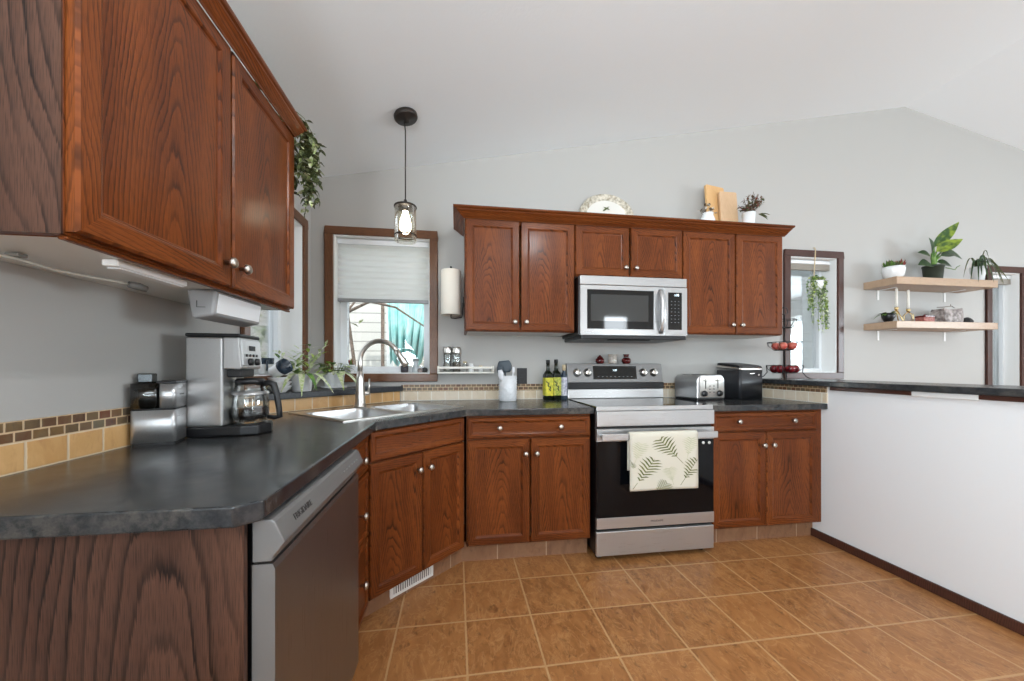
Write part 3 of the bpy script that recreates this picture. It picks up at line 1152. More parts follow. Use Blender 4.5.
def frond(mb, base, tip, wd, mi, n=8):
    b, e = Vector(base), Vector(tip)
    L = (e - b).length
    d = (e - b) / L
    nn = Vector((-d.y, d.x))

    def P(v):
        a = min(1, max(0, v.x))
        k = min(.312, max(0.0, v.y * .312))
        p = tw(a, .26 + k)
        return (p[0], p[1] - .0031, p[2])

    asp = .72

    def put(pts):
        cl = [q for q in pts if -.05 < q.x < 1.05 and -.05 < q.y < 1.05]
        if len(cl) == len(pts):
            mb.face([P(q) for q in pts], mi)

    put([b - nn * .004, b + nn * .004, e + nn * .002, e - nn * .002])
    for i in range(n):
        f = (i + 1) / (n + .6)
        c_ = b + d * (L * (.22 + .78 * f))
        ln = wd * (.18 + .85 * math.sin(math.pi * min(1, max(0, f * .93 + .02)) ** 1.35))
        for sgn in (1, -1):
            dd = (nn * sgn + d * .42).normalized()
            en = c_ + dd * ln
            pw = d * (L * .034)
            mid = c_ + dd * (ln * .5) + d * .008
            put([c_ - pw, c_ + pw * .2, mid + pw * .55, en, mid - pw * .75])


mb = MB()
for base, tip, wd, mi in (((.04, .96), (.36, .42), .20, 0), ((.78, .52), (.42, .04), .20, 0), ((.74, .93), (.99, .45), .17, 0), ((.32, 1.12), (.55, .88), .16, 0),
                          ((.06, .50), (.17, .12), .15, 1), ((.83, .46), (.90, .04), .14, 1), ((.64, .92), (.57, .60), .13, 1), ((.0, .42), (.06, .56), .05, 0)):
    frond(mb, base, tip, wd, mi)
mb.build('fern_print', ['fern', 'fern_pale'], t, weld=False)

# ------------------------------------------------------------------ microwave
t = thing('microwave', 'stainless over-the-range microwave under the short cabinet', 'microwave', (.797, 2.375, 0))
w, z0, z1 = .762, 1.362, 1.760
bx(.0, w, .0, .385, z0 + .004, z1 - .002).build('case', 'blackcase', t, .003)
bx(.005, w - .0, -.022, -.0005, z1 - .062, z1 - .002).build('vent_strip', 'steel', t, .004)
dw_ = .594
mb = MB()
L0 = [(0.005, z0 + .004, dw_, z1 - .066), (.050, z0 + .045, .520, z1 - .094)]
a, b = L0
yo, yi = -.026, -.020


def rl(q, y):
    return [(q[0], y, q[1]), (q[2], y, q[1]), (q[2], y, q[3]), (q[0], y, q[3])]


mb.rings([rl(a, -.0005), rl(a, yo), rl(b, yo), rl(b, yi)], 0, False, True, False)
md = mb.build('microwave_door', 'steel', t, .0015)
mb = MB()
mb.face(rl(b, yi))
mb.build('door_window', 'blackglass', md)
bi = (.078, z0 + .098, .482, z1 - .125)
mb = MB()
mb.face(rl(bi, yi - .0006))
mb.build('window_mesh', plain('window_screen', rgb(40, 42, 42), .05, Specular_IOR_Level=1.0, Coat_Weight=.6), md)
pts = []
for i in range(13):
    f = i / 12
    pts.append((.565, -.030 - .035 * math.sin(math.pi * f) ** .6, z0 + .022 + f * (z1 - z0 - .11)))
MB().tube(pts, [.010 + .004 * math.sin(math.pi * i / 12) for i in range(13)], 12).xf(Matrix.Translation((.565, 0, 0)) @ Matrix.Diagonal((1.5, 1, 1, 1)) @ Matrix.Translation((-.565, 0, 0))).build('handle', 'steel_v', md)
bx(dw_ + .003, w, -.026, -.0005, z0 + .004, z1 - .066).build('control_fascia', 'steel', t, .002)
cp = bx(.622, .722, -.0275, -.0262, z0 + .045, z1 - .10).build('keypad', 'blackglass', t, .001)
text('clock_digits', '1:38', .020, (.683, -.0282, z1 - .118), (R(90), 0, 0), 'digit', cp)
for r_ in range(7):
    for c_ in range(3):
        x = .646 + c_ * .026
        z = z1 - .160 - r_ * .024
        bx(x - .004, x + .004, -.0284, -.0276, z - .0012, z + .0012).build('key_mark', 'greyplastic', cp)
mb = MB().box(.01, w - .01, -.03, .36, z0 - .022, z0 + .003).box(.21, .50, -.015, .03, z0 - .028, z0 - .022, 1)
mb.build('underside_vent', ['blackplastic', 'gap'], t, .006)

# ------------------------------------------------------------------ dishwasher
t = thing('dishwasher', 'stainless dishwasher with pocket handle at the counter end', 'dishwasher', (-.378, .762, 0), R(90))
w = .606
bx(.004, w - .004, .002, .56, .10, .868).build('tub', 'blackcase', t)
bx(.004, w - .004, .06, .07, .005, .10).build('kick_plate', 'blackplastic', t)
pr = [(0, .12), (-.034, .112), (-.040, .13), (-.040, .776), (-.036, .786), (-.0, .786)]
mb = MB()
rg = [[(x, y, z) for y, z in pr] for x in (0, w)]
mb.rings(rg, 0, False, False, False)
mb.face(rg[0][::-1], 1)
mb.face(rg[1], 1)
dd = mb.build('door_panel', ['steel_dark', 'steel_mid'], t)
pr = [(0, .790), (-.034, .790), (-.037, .800), (-.050, .816), (-.056, .824), (-.056, .829), (-.040, .864), (-.034, .869), (0, .869)]
mb = MB()
rg = [[(x, y, z) for y, z in pr] for x in (0, w)]
mb.rings(rg, 0, False, True, True)
cp = mb.build('control_panel', 'steel_mid', t, .002)
pa, pb = Vector((-.052, .812)), Vector((-.046, .848))
text('brand_lettering', 'FRIGIDAIRE', .018, (.110, -.0486, .8465), (R(90) - math.atan2(.016, .035), 0, 0), 'dark_letter', cp)
for i in range(6):
    bx(.40 + i * .028, .413 + i * .028, -.0495, -.0470, .8445, .8475).build('cycle_mark', 'greyplastic', cp)

# ------------------------------------------------------------------ sink and faucet
tc, sc = (SK['t0'] + SK['t1']) / 2, (SK['s0'] + SK['s1']) / 2
cx, cy = ts(tc, sc)
SA = math.atan2(t_.y, t_.x)
t = thing('kitchen_sink', 'double-bowl stainless sink set diagonally in the corner', 'sink', (cx, cy, .914), SA)
hw, hd = (SK['t1'] - SK['t0']) / 2, (SK['s1'] - SK['s0']) / 2
bowls = [(-hw + .03, -.014, -hd + .03, hd - .10), (.014, hw - .03, -hd + .03, hd - .10)]
mb = MB()
zr = .0045
xs = [-hw, -hw + .03, -.014, .014, hw - .03, hw]
ys = [-hd, -hd + .03, hd - .10, hd]
for i in range(5):
    for j in range(3):
        if j == 1 and i in (1, 3):
            continue
        mb.face([(xs[i], ys[j], zr), (xs[i + 1], ys[j], zr), (xs[i + 1], ys[j + 1], zr), (xs[i], ys[j + 1], zr)])
oc = [(-hw, -hd), (hw, -hd), (hw, hd), (-hw, hd)]
for a, b in zip(oc, oc[1:] + oc[:1]):
    mb.face([(*a, .0004), (*b, .0004), (*b, zr), (*a, zr)])
mb.build('rim', 'satin', t, .002)
for x0, x1, y0, y1 in bowls:
    mb = MB()
    l0 = mb.rrect(x0, x1, y0, y1, 1e-4, zr)
    l1 = mb.rrect(x0, x1, y0, y1, .05, zr - .001)
    l2 = mb.rrect(x0 + .004, x1 - .004, y0 + .004, y1 - .004, .05, -.012)
    l3 = mb.rrect(x0 + .008, x1 - .008, y0 + .008, y1 - .008, .05, -.13)
    l4 = mb.rrect(x0 + .028, x1 - .028, y0 + .028, y1 - .028, .045, -.158)
    mb.rings([l0, l1, l2, l3, l4], 0, True, False, True)
    bo = mb.build('bowl', 'steel', t)
    xm, ym = (x0 + x1) / 2, (y0 + y1) / 2
    MB().lathe([(.042, 0), (.042, .002), (.03, .003), (.026, .0005), (0, .0005)], (xm, ym, -.158), 24).build('drain', 'chrome', bo)

fx, fy = ts(1.27, hd + sc - .048)
t = thing('kitchen_faucet', 'tall brushed gooseneck faucet behind the sink', 'faucet', (fx, fy, .9195), SA)
MB().lathe([(.036, 0), (.036, .006), (.032, .012), (.029, .03), (.026, .10), (.021, .17), (.0175, .21)], n=24).build('faucet_body', 'satin', t)
pts = [(0, 0, .20), (0, 0, .25)]
rr = .118
fd = Vector((math.sin(R(34)), -math.cos(R(34)), 0))
for i in range(15):
    a = R(180 - i * 152 / 14)
    q = fd * (rr + rr * math.cos(a))
    pts.append((q.x, q.y, .272 + rr * math.sin(a)))
MB().tube(pts, .0145, 14).build('spout', 'satin', t)
e1 = Vector(pts[-1])
dr = (Vector(pts[-1]) - Vector(pts[-2])).normalized()
MB().tube([e1 - dr * .005, e1 + dr * .02, e1 + dr * .07, e1 + dr * .10], [.0150, .017, .020, .019], 14).build('spray_head', 'satin', t)
mb = MB().tube([(.0, 0, .075), (.052, 0, .078), (.06, 0, .08)], [.014, .013, .012], 12)
h = mb.build('handle_hub', 'satin', t)
MB().tube([(.056, 0, .078), (.060, .0, .12), (.063, .002, .165)], [.009, .0065, .0055], 10).build('lever', 'satin', h)

# ------------------------------------------------------------------ coffee maker
t = thing('coffee_maker', 'stainless drip coffee maker with glass carafe and black base', 'coffee maker', (-.803, 1.500, .9145), R(93))
hw = .076
mb = MB()
mb.prism([(-hw, .115), (hw, .115), (hw, -.055), (.06, -.105), (.0, -.122), (-.06, -.105), (-hw, -.055)], .0005, .036)
mb.build('base', 'blackplastic', t, .006)
bx(-hw, hw, .0, .112, .036, .345).build('column', 'steel', t, .006)
mb = MB()
pr = [(.0, .235), (-.050, .232), (-.058, .238), (-.050, .345), (.0, .345)]
mb.rings([[(x, y, z) for y, z in pr] for x in (-hw, hw)], 0, False)
hd_ = mb.build('brew_head', 'steel_v', t, .004)
mb = MB().box(-hw + .008, hw - .004, -.0615, -.0555, .246, .338).xf(Matrix.Translation((0, -.0555, .246)) @ Matrix.Rotation(R(-4), 4, 'X') @ Matrix.Translation((0, .0555, -.246)))
cpn = mb.build('control_panel', plain('silver_panel', rgb(206, 208, 208), .3, .5), t, .003)
bx(-.02, .024, -.0595, -.0565, .300, .318).build('clock_display', 'blackglass', cpn, .001)
for x in (-.045, -.02, .005, .03):
    MB().lathe([(.005, 0), (.005, .003), (0, .003)], n=10).xf(Matrix.Translation((x, -.0600, .283)) @ Matrix.Rotation(R(90), 4, 'X')).build('button', 'blackplastic', cpn)
for x in (-.025, .025):
    MB().lathe([(.013, 0), (.012, .010), (0, .010)], n=16).xf(Matrix.Translation((x, -.0612, .260)) @ Matrix.Rotation(R(90), 4, 'X')).build('dial', 'blackplastic', cpn)
mb = MB()
mb.prism([(-hw - .001, .114), (hw + .001, .114), (hw + .001, -.052), (-hw - .001, -.052)], .345, .358)
mb.build('lid', 'blackplastic', t, .005)
bx(-.05, .05, -.045, -.001, .205, .234).build('filter_basket', 'blackplastic', t, .004)
MB().lathe([(.055, 0), (.055, .003), (0, .003)], (0, -.052, .036), 28).build('hot_plate', 'blackcase', t)
ca = (0, -.052, .040)
car = MB().lathe([(.046, 0), (.056, .006), (.060, .03), (.060, .075), (.055, .105), (.047, .13), (.045, .140), (.0435, .140), (.0455, .130), (.0535, .105), (.0585, .075), (.0585, .03), (.054, .008), (0, .006)], ca, 32).build('carafe', 'glass', t)
MB().lathe([(.0605, .108), (.0565, .118), (.0545, .118), (.058, .106)], (0, -.052, .036), 32, cap0=False, cap1=False).build('carafe_band', 'steel', car)
MB().lathe([(.0, 0), (.046, 0), (.047, .012), (.04, .02), (0, .022)], (0, -.052, .180), 28).build('carafe_lid', 'blackplastic', car)
MB().lathe([(.0, 0.0085), (.0525, .0085), (.057, .03), (.057, .052), (0, .052)], ca, 28).build('coffee', plain('black_coffee', rgb(22, 12, 8), .1), car)
mb = MB()
hp = [(0, -.095, .178), (0, -.115, .184), (0, -.132, .178), (0, -.143, .14), (0, -.150, .09), (0, -.153, .058), (0, -.135, .054), (0, -.113, .058)]
mb.tube(hp, [.010, .011, .012, .011, .010, .010, .008, .007], 10)
mb.xf(Matrix.Rotation(R(-2), 4, 'Z'))
mb.build('carafe_handle', 'blackplastic', car)

# ------------------------------------------------------------------ coffee grinder
t = thing('coffee_grinder', 'small square steel grinder with smoked hopper beside the coffee maker', 'grinder', (-.9415, 1.3525, .914), R(107.5))
mb = MB()
mb.rings([mb.rrect(-.050, .050, -.052, .052, .010, z) for z in (.0005, .008)], 0, False)
mb.build('base', 'blackplastic', t)
mb = MB()
mb.rings([mb.rrect(-.053, .053, -.055, .055, .012, z) for z in (.008, .108)], 0, True)
mb.build('body', 'steel', t)
mb = MB()
mb.rings([mb.rrect(-.051, .051, -.053, .053, .012, z) for z in (.108, .114)], 0, True)
mb.build('seam', 'blackplastic', t)
mb = MB()
mb.rings([mb.rrect(-.053, .053, -.055, -.012, .010, z) for z in (.114, .190)], 0, True)
front = mb.build('upper_housing', 'steel', t)
mb = MB()
mb.rings([mb.rrect(-.053, .053, -.010, .055, .010, z) for z in (.114, .192)], 0, True)
mb.build('hopper', 'smoke', t)
mb = MB()
mb.lathe([(.0, .116), (.028, .116), (.030, .15), (.030, .175), (0, .175)], (0, .022, 0), 20)
mb.build('bean_cup', plain('dark_hopper', rgb(44, 42, 36), .3), t)
bx(-.054, .054, -.056, -.008, .190, .199).build('housing_cap', 'blackplastic', t, .003)
mb = MB().box(-.022, .022, .012, .048, .192, .222)
kn = mb.build('grind_knob', plain('smoke_metal', rgb(92, 96, 98), .25, .8), t, .004)
bx(-.020, .020, -.0556, -.0550, .1535, .1565).build('brand_mark', 'dark_letter', front)

# ------------------------------------------------------------------ under-cabinet fittings
t = thing('strip_light', 'white fluorescent strip light under the large upper cabinet', 'light', (-.745, .93, 1.392))
bx(-.016, .016, 0, .215, -.016, -.0005).build('housing', 'white', t, .004)
bx(-.013, .013, .01, .205, -.020, -.0165).build('diffuser', 'vinyl', t, .003)
t = thing('cabinet_radio', 'grey box mounted under the upper cabinet above the coffee maker', 'radio', (-.76, 1.25, 1.392))
mb = MB()
a = [(-.042, 0), (.042, 0), (.034, -.078), (-.026, -.090)]
mb.rings([[(x, y, z - .001) for x, z in a] for y in (0, .27)], 0, False)
mb.build('case', 'greyplastic', t, .008)
mb = MB().box(-.012, .012, -.002, -.0002, -.056, -.0545).box(-.012, -.0105, -.002, -.0002, -.0545, -.036)
mb.build('label_line', 'dark_letter', t)
mb = MB()
b = [(.0415, -.012), (.0345, -.070), (.0360, -.0705), (.0430, -.0125)]
mb.rings([[(x, y, z) for x, z in b] for y in (.012, .258)], 0, False)
mb.build('front_panel', 'vinyl', t)
t = thing('light_cord', 'pale cord with plug hanging under the large upper cabinet', 'cord', (0, 0, 0))
pts = [(-.93, .86, 1.3865), (-.90, .92, 1.380), (-.885, .97, 1.372), (-.862, 1.02, 1.370), (-.835, 1.06, 1.368), (-.822, 1.08, 1.366)]
MB().tube(pts, .0035, 8).build('cable', plain('beige_cable', rgb(176, 172, 162), .5), t)
MB().tube([(-.822, 1.08, 1.366), (-.812, 1.095, 1.364), (-.803, 1.110, 1.360)], [.008, .010, .008], 10).build('plug', plain('grey_plug', rgb(96, 94, 90), .5), t)
bx(-.912, -.888, .905, .925, 1.384, 1.3915).build('cable_clip', plain('clip_grey', rgb(130, 128, 122), .5), t, .002)

# ------------------------------------------------------------------ counter accessories left of the range
t = thing('utensil_crock', 'white textured crock holding cooking utensils', 'crock', (.362, 2.635, .9145))
prof = [(.058, 0), (.061, .004), (.062, .09), (.063, .178), (.0585, .178), (.0575, .09), (.056, .008), (0, .006)]
mb = MB().lathe(prof, n=28)
for k in range(9):
    for j in range(9):
        a = 2 * math.pi * (j + .5 * (k % 2)) / 9
        r = .0622
        mb.lathe([(.0, .006), (.006, .0), (0, -.006)], (r * math.cos(a), r * math.sin(a), .018 + k * .018), 6, smooth=False)
mb.build('crock_body', 'crock', t)


def utensil(name, label, foot, top, head, mat, hm):
    t = thing(name, label, 'utensil', (.362, 2.635, .9145))
    f, e = Vector(foot), Vector(top)
    MB().tube([f, f.lerp(e, .5), e], [.0055, .005, .005], 8).build('handle', mat, t)
    d = (e - f).normalized()
    mb = MB()
    wv, ln, th = head
    side = d.cross(Vector((.2, 1, .0))).normalized()
    nn = side.cross(d)
    rows = []
    for i in range(7):
        q = i / 6
        ww = wv * (.35 + .65 * math.sin(math.pi * (.18 + .64 * q)))
        c_ = e + d * (ln * q - .004)
        rows.append([tuple(c_ + side * ww * math.cos(k * math.pi / 5) + nn * th * math.sin(k * math.pi / 5)) for k in range(10)])
    mb.rings(rows, 0, True)
    mb.build('head', hm, t)
    return t


utensil('spatula', 'wide slate-grey spatula head leaning at the back of the crock', (.004, .028, .02), (-.016, .026, .205), (.052, .085, .006), 'slate_tool', 'slate_tool')
utensil('mixing_spoon', 'white spoon leaning to the left in the crock', (-.022, -.022, .02), (-.048, -.034, .155), (.020, .07, .009), 'toolwhite', 'toolwhite')
utensil('serving_spoon', 'white spoon leaning to the right in the crock', (.022, -.02, .02), (.034, -.024, .20), (.011, .045, .008), 'toolwhite', 'toolwhite')
utensil('turner', 'slate-grey turner leaning left behind the white spoon', (-.038, .004, .02), (-.052, .0, .185), (.024, .07, .006), 'slate_tool', 'slate_tool')

t = thing('wall_outlet', 'black outlet plate on the wall behind the crock', 'outlet', (.487, YB, 1.087))
bx(-.038, .038, -.006, -.0005, -.060, .060).build('cover_plate', 'blackplastic', t, .003)
for z in (-.024, .024):
    bx(-.016, .016, -.008, -.0062, z - .014, z + .014).build('socket', 'blackcase', t, .002)


def oil_bottle(label, x, y, lab, h=.292):
    t = thing('oil_bottle', label, 'bottle', (x, y, .9145), R(8))
    mb = MB()
    a = .031
    k = h / .27
    mb.rings([mb.rrect(-q, q, -q, q, min(q * .9, rr_), z * k) for q, rr_, z in ((.028, .008, 0), (a, .009, .004), (a, .009, .165), (.026, .016, .182), (.015, .0135, .198), (.0125, .0112, .215), (.0125, .0112, .248), (.014, .0125, .25), (.014, .0125, .258))], 0, True)
    mb.build('glass', 'olive_glass', t)
    MB().lathe([(.0145, .243 * k), (.0145, h), (0, h)], n=16).build('cap', 'blackplastic', t)
    mb = MB()
    mb.rings([mb.rrect(-a - .0006, a + .0006, -a - .0006, a + .0006, .0095, z * k) for z in (.03, .15)], 0, True, False, False)
    lb = mb.build('label', lab, t)
    mb = MB()
    for i in range(5):
        mb.leaf((.012 - .006 * i, -a - .0012, (.06 + .013 * i) * k), (-.6 + .3 * (i % 2) * 2, 0, .7), (0, -1, 0), .028, .010, 0.0, fold=0)
    mb.build('olive_print', plain('label_print', rgb(44, 56, 24), .5), lb)
    return t


oil_bottle('dark olive oil bottle with bright yellow label, nearest the outlet', .662, 2.665, 'yellow_label')
oil_bottle('dark olive oil bottle with mottled green label, middle of the three bottles', .727, 2.68, 'green_label', .296)
t = thing('vinegar_bottle', 'slim dark bottle with white label and cream cap beside the range', 'bottle', (.785, 2.672, .9145))
MB().lathe([(.024, 0), (.025, .004), (.025, .16), (.02, .185), (.0115, .205), (.0115, .232)], n=20).build('glass', 'navy', t)
MB().lathe([(.0135, .215), (.0135, .255), (.010, .258), (0, .258)], n=16).build('cap', 'cream_cap', t)
MB().lathe([(.0256, .03), (.0256, .165)], n=24, cap0=False, cap1=False).build('label', 'white_label', t)

# spice ledge with shakers
t = thing('spice_shelf', 'small cream wall ledge between window and utensil crock', 'shelf', (-.133, YB, 1.108))
bx(0, .40, -.095, -.0005, 0, .012).build('board', 'shelfwhite', t, .002)
bx(0, .012, -.095, -.0005, .0125, .055).build('side_panel', 'shelfwhite', t, .002)
bx(.388, .40, -.095, -.0005, .0125, .055).build('side_panel', 'shelfwhite', t, .002)
bx(.0125, .3875, -.095, -.088, .034, .050).build('front_rail', 'shelfwhite', t, .002)
for i, (x, lb) in enumerate(((-.064, 'clear glass shaker with steel lid nearest the window'), (.0, 'clear glass shaker with steel lid, second from the window'))):
    t = thing('glass_shaker', lb, 'shaker', (x, 2.72, 1.1205), 0, 'shakers on the cream wall ledge')
    MB().lathe([(.026, 0), (.028, .004), (.028, .12), (.024, .135), (.0225, .135), (.026, .118), (.026, .008), (0, .006)], n=20).build('jar', 'glass', t)
    MB().lathe([(0, .0075), (.0255, .0075), (.0255, .05 + .02 * i), (0, .05 + .02 * i)], n=20).build('spice', 'wax' if i == 0 else speckled('pepper', rgb(90, 76, 64), rgb(150, 140, 126), 200, .8), t)
    MB().lathe([(.029, .130), (.030, .134), (.030, .170), (.027, .178), (0, .180)], n=20).build('lid', 'satin', t)
for i, (x, r, h, m_, lb) in enumerate(((.060, .017, .075, 'glass', 'little glass vial beside the steel-lidded shakers'), (.105, .020, .06, 'porcelain', 'small white jar in the middle of the cream wall ledge'), (.175, .016, .045, 'crock', 'low white cup toward the crock end of the wall ledge'))):
    t = thing('spice_jar', lb, 'jar', (x, 2.72, 1.1205))
    MB().lathe([(r * .9, 0), (r, .004), (r, h * .75), (r * .7, h * .85)], n=16).build('jar_body', m_, t)
    MB().lathe([(r * .8, h * .84), (r * .8, h), (0, h)], n=16).build('jar_lid', 'cream_cap' if i != 1 else 'porcelain', t)

# paper towel
t = thing('towel_holder', 'black wire paper towel holder on the side of the upper cabinet', 'holder', (-.037, 2.60, 0))
mb = MB().tube([(.0885, .02, 1.60), (.082, .02, 1.60), (.080, .02, 1.53), (.074, .015, 1.500), (.03, .005, 1.490), (0, 0, 1.492), (0, 0, 1.51), (0, 0, 1.835)], .004, 8)
mb.build('wire_arm', 'wire', t)
MB().lathe([(.006, 1.835), (.008, 1.842), (0, 1.85)], n=12).build('finial', 'wire', t)
bx(.083, .0889, .0, .04, 1.57, 1.64).build('mount_plate', 'wire', t, .002)
t = thing('paper_towel_roll', 'cream paper towel roll upright beside the upper cabinet', 'paper towel', (-.037, 2.60, 0))
MB().lathe([(.019, 1.512), (.066, 1.512), (.068, 1.514), (.068, 1.815), (.066, 1.817), (.019, 1.817), (.019, 1.512)], n=32, cap0=False, cap1=False).build('paper', 'paper', t)

# jars on the range
for x, k, lb in ((1.083, 1.0, 'squat dark red glazed jar on the range, left of the glass tumbler'), (1.296, 1.06, 'dark red glazed jar with flared neck on the range, right of the glass tumbler')):
    t = thing('glazed_jar', lb, 'jar', (x, 2.722, 1.1805))
    MB().lathe([(.020 * k, 0), (.030 * k, .008), (.033 * k, .022), (.030 * k, .036), (.020 * k, .046)], n=24).build('jar_body', 'ceramic_red', t)
    if k == 1.0:
        MB().lathe([(.022, .045), (.020, .052), (.008, .058), (.006, .064), (0, .066)], n=20).build('jar_lid', 'ceramic_red', t)
    else:
        MB().lathe([(.0205, .0488), (.017, .056), (.024, .072), (.020, .072), (.014, .058)], n=20, cap1=False).build('jar_neck', 'ceramic_red', t)
t = thing('glass_tumbler', 'pale frosted tumbler on the range between the two red jars', 'glass', (1.185, 2.722, 1.1805))
MB().lathe([(.030, 0), (.032, .004), (.034, .072), (.0315, .072), (.029, .008), (0, .006)], n=24).build('cup', speckled('frosted_glass', rgb(186, 176, 164), rgb(214, 208, 200), 60, .15), t)
MB().lathe([(0, .0065), (.0285, .0085), (.0305, .045), (0, .048)], n=20).build('contents', speckled('brown_spice', rgb(110, 84, 66), rgb(170, 146, 122), 90, .8), t)

# toaster
t = thing('toaster', 'four-slot stainless toaster with black dials', 'toaster', (1.795, 2.56, .9145), R(9))
w, d = .125, .115
mb = MB()
rg = []
for i in range(13):
    a = R(180 - 15 * i)
    rg.append((max(-w, min(w, (w - .045) * (1 if math.cos(a) > 0 else -1) + .045 * math.cos(a))), .135 + .05 * math.sin(a)))
pr = [(-w, .012)] + rg + [(w, .012)]
mb.rings([[(x, y, z) for x, z in pr] for y in (-d, d)], 0, False)
sh = mb.build('shell', 'steel', t, .010, 3)
bx(-w + .006, w - .006, -d + .006, d - .006, .0005, .0115).build('base', 'blackplastic', t, .002)
bx(-w + .02, w - .02, -d - .004, -d - .0005, .022, .165).build('front_plate', 'satin', t, .006)
for sx in (-1, 1):
    x = sx * .055
    bx(x - .0035, x + .0035, -d - .0052, -d - .0042, .085, .158).build('lever_slot', 'gap', t)
    bx(x - .017, x + .017, -d - .022, -d - .0055, .140, .152).build('lever', 'satin', t, .004)
    mb = MB().lathe([(.022, 0), (.022, .004), (.019, .005), (.018, .016), (0, .017)], n=22).xf(Matrix.Translation((x * 1.25, -d - .0042, .050)) @ Matrix.Rotation(R(90), 4, 'X'))
    mb.build('dial', 'blackplastic', t)
    for k in range(3):
        MB().lathe([(.004, 0), (.004, .003), (0, .003)], n=8).xf(Matrix.Translation((sx * .018, -d - .0042, .06 + .022 * k)) @ Matrix.Rotation(R(90), 4, 'X')).build('button', 'blackplastic', t)
for sx in (-1, 1):
    for y in (-.045, .045):
        bx(sx * .055 - .045, sx * .055 + .045, y - .014, y + .014, .1846, .1862).build('bread_slot', 'gap', t)

# ice maker
t = thing('ice_maker', 'black countertop ice maker with silver-rimmed lid', 'ice maker', (2.175, 2.615, .9145), R(13))
w, d = .125, .105
mb = MB()
mb.rings([mb.rrect(-w, w, -d, d, .02, z) for z in (.0005, .215)], 0, True)
mb.build('case', speckled('charcoal_case', rgb(34, 35, 38), rgb(44, 45, 48), 150, .35), t)
mb = MB()
lo = mb.rrect(-w, w, -d, d, .02, 0)
rg = []
for k, zz in ((1.0, .2155), (1.015, .222), (1.01, .234)):
    rg.append([(x * k, y * k, zz + (y + d) * .11) for x, y, _ in lo])
mb.rings(rg, 0, True)
mb.build('lid_rim', 'satin', t)
mb = MB()
rg = []
for k, zz in ((.99, .2345), (.96, .247), (.85, .252)):
    rg.append([(x * k, y * k, zz + (y + d) * .11) for x, y, _ in lo])
mb.rings(rg, 0, True)
mb.build('lid', 'blackplastic', t)
bx(-.022, .022, -d - .0022, -d - .0003, .190, .193).build('trim_line', 'satin', t)
MB().lathe([(.008, 0), (.008, .004), (0, .004)], n=12).xf(Matrix.Translation((.07, -d - .0003, .18)) @ Matrix.Rotation(R(90), 4, 'X')).build('button', 'satin', t)

# ------------------------------------------------------------------ pendant lamp over the sink
px_, py_ = -.288, 2.20
pz = roof(px_)
t = thing('pendant_lamp', 'bronze pendant lamp with clear glass cylinder shade over the sink', 'lamp', (px_, py_, 0))
mb = MB().lathe([(.0, .004), (.062, .004), (.066, -.002), (.066, -.018), (.060, -.026), (.014, -.030), (.012, -.045), (0, -.046)][::-1], n=32)
mb.xf(Matrix.Translation((0, 0, pz - .006)) @ Matrix.Rotation(-math.atan(.2036), 4, 'Y'))
mb.build('canopy', 'bronze', t)
MB().tube([(-.006, 0, pz - .045), (0, 0, pz - .1), (0, 0, 2.12)], .0035, 8).build('cord', 'bronze', t)
MB().tube([(0, 0, 2.125), (0, 0, 2.10)], .0034, 8).build('cord_end', 'bronze', t)
MB().lathe([(0, 2.112), (.008, 2.110), (.011, 2.096), (.022, 2.090), (.024, 2.082), (.034, 2.079), (.062, 2.075), (.064, 2.071), (.064, 2.065), (.060, 2.064), (.018, 2.066), (.016, 2.045), (0, 2.045)], n=32).build('socket_cap', 'bronze', t)
sh = MB().lathe([(.0605, 2.066), (.0605, 1.872), (.0580, 1.872), (.0580, 2.066)], n=36, cap0=False, cap1=False).build('glass_shade', 'shade_glass', t)
MB().lathe([(.0615, 1.899), (.0630, 1.902), (.0630, 1.905), (.0615, 1.908)], n=36, cap0=False, cap1=False).build('shade_ring', 'bronze', sh)
MB().lathe([(0, 1.912), (.014, 1.916), (.029, 1.938), (.033, 1.962), (.027, 1.998), (.017, 2.030), (.015, 2.044)], n=24).build('bulb', 'bulb', t)
light('pendant_glow', 'POINT', (px_, py_, 1.975), 2.5, (1, .82, .6), .03)

# flush ceiling lamp in the middle of the kitchen (out of frame)
cl = (.95, .2)
t = thing('ceiling_lamp', 'round white flush ceiling lamp above the middle of the kitchen', 'lamp', (cl[0], cl[1], roof(cl[0])))
MB().lathe([(0, -.085), (.06, -.08), (.13, -.055), (.16, -.02), (.165, 0.03), (0, .03)], n=32).build('lamp_bowl', emit('lit_opal_glass', (1, .97, .92, 1), 6.0), t)
light('ceiling_lamp_light', 'POINT', (cl[0], cl[1], roof(cl[0]) - .14), 46, (.97, .98, 1), .07)


# ------------------------------------------------------------------ plants
def pot(t, r, h, mat, name='pot', taper=.8, rim=True, n=28, soil=True):
    prof = [(r * taper, 0), (r * taper + .002, .002), (r, h - .012)]
    if rim:
        prof += [(r * 1.05, h - .012), (r * 1.05, h)]
    else:
        prof += [(r, h)]
    prof += [(r * .92, h), (r * .9, h * .8), (0, h * .8)]
    o = MB().lathe(prof, n=n).build(name, mat, t)
    if soil:
        MB().lathe([(0, h * .82), (r * .895, h * .82), (r * .89, h * .86), (0, h * .88)], n=n).build('soil', 'soil', t)
    return o


def rd(a, b):
    return random.uniform(a, b)


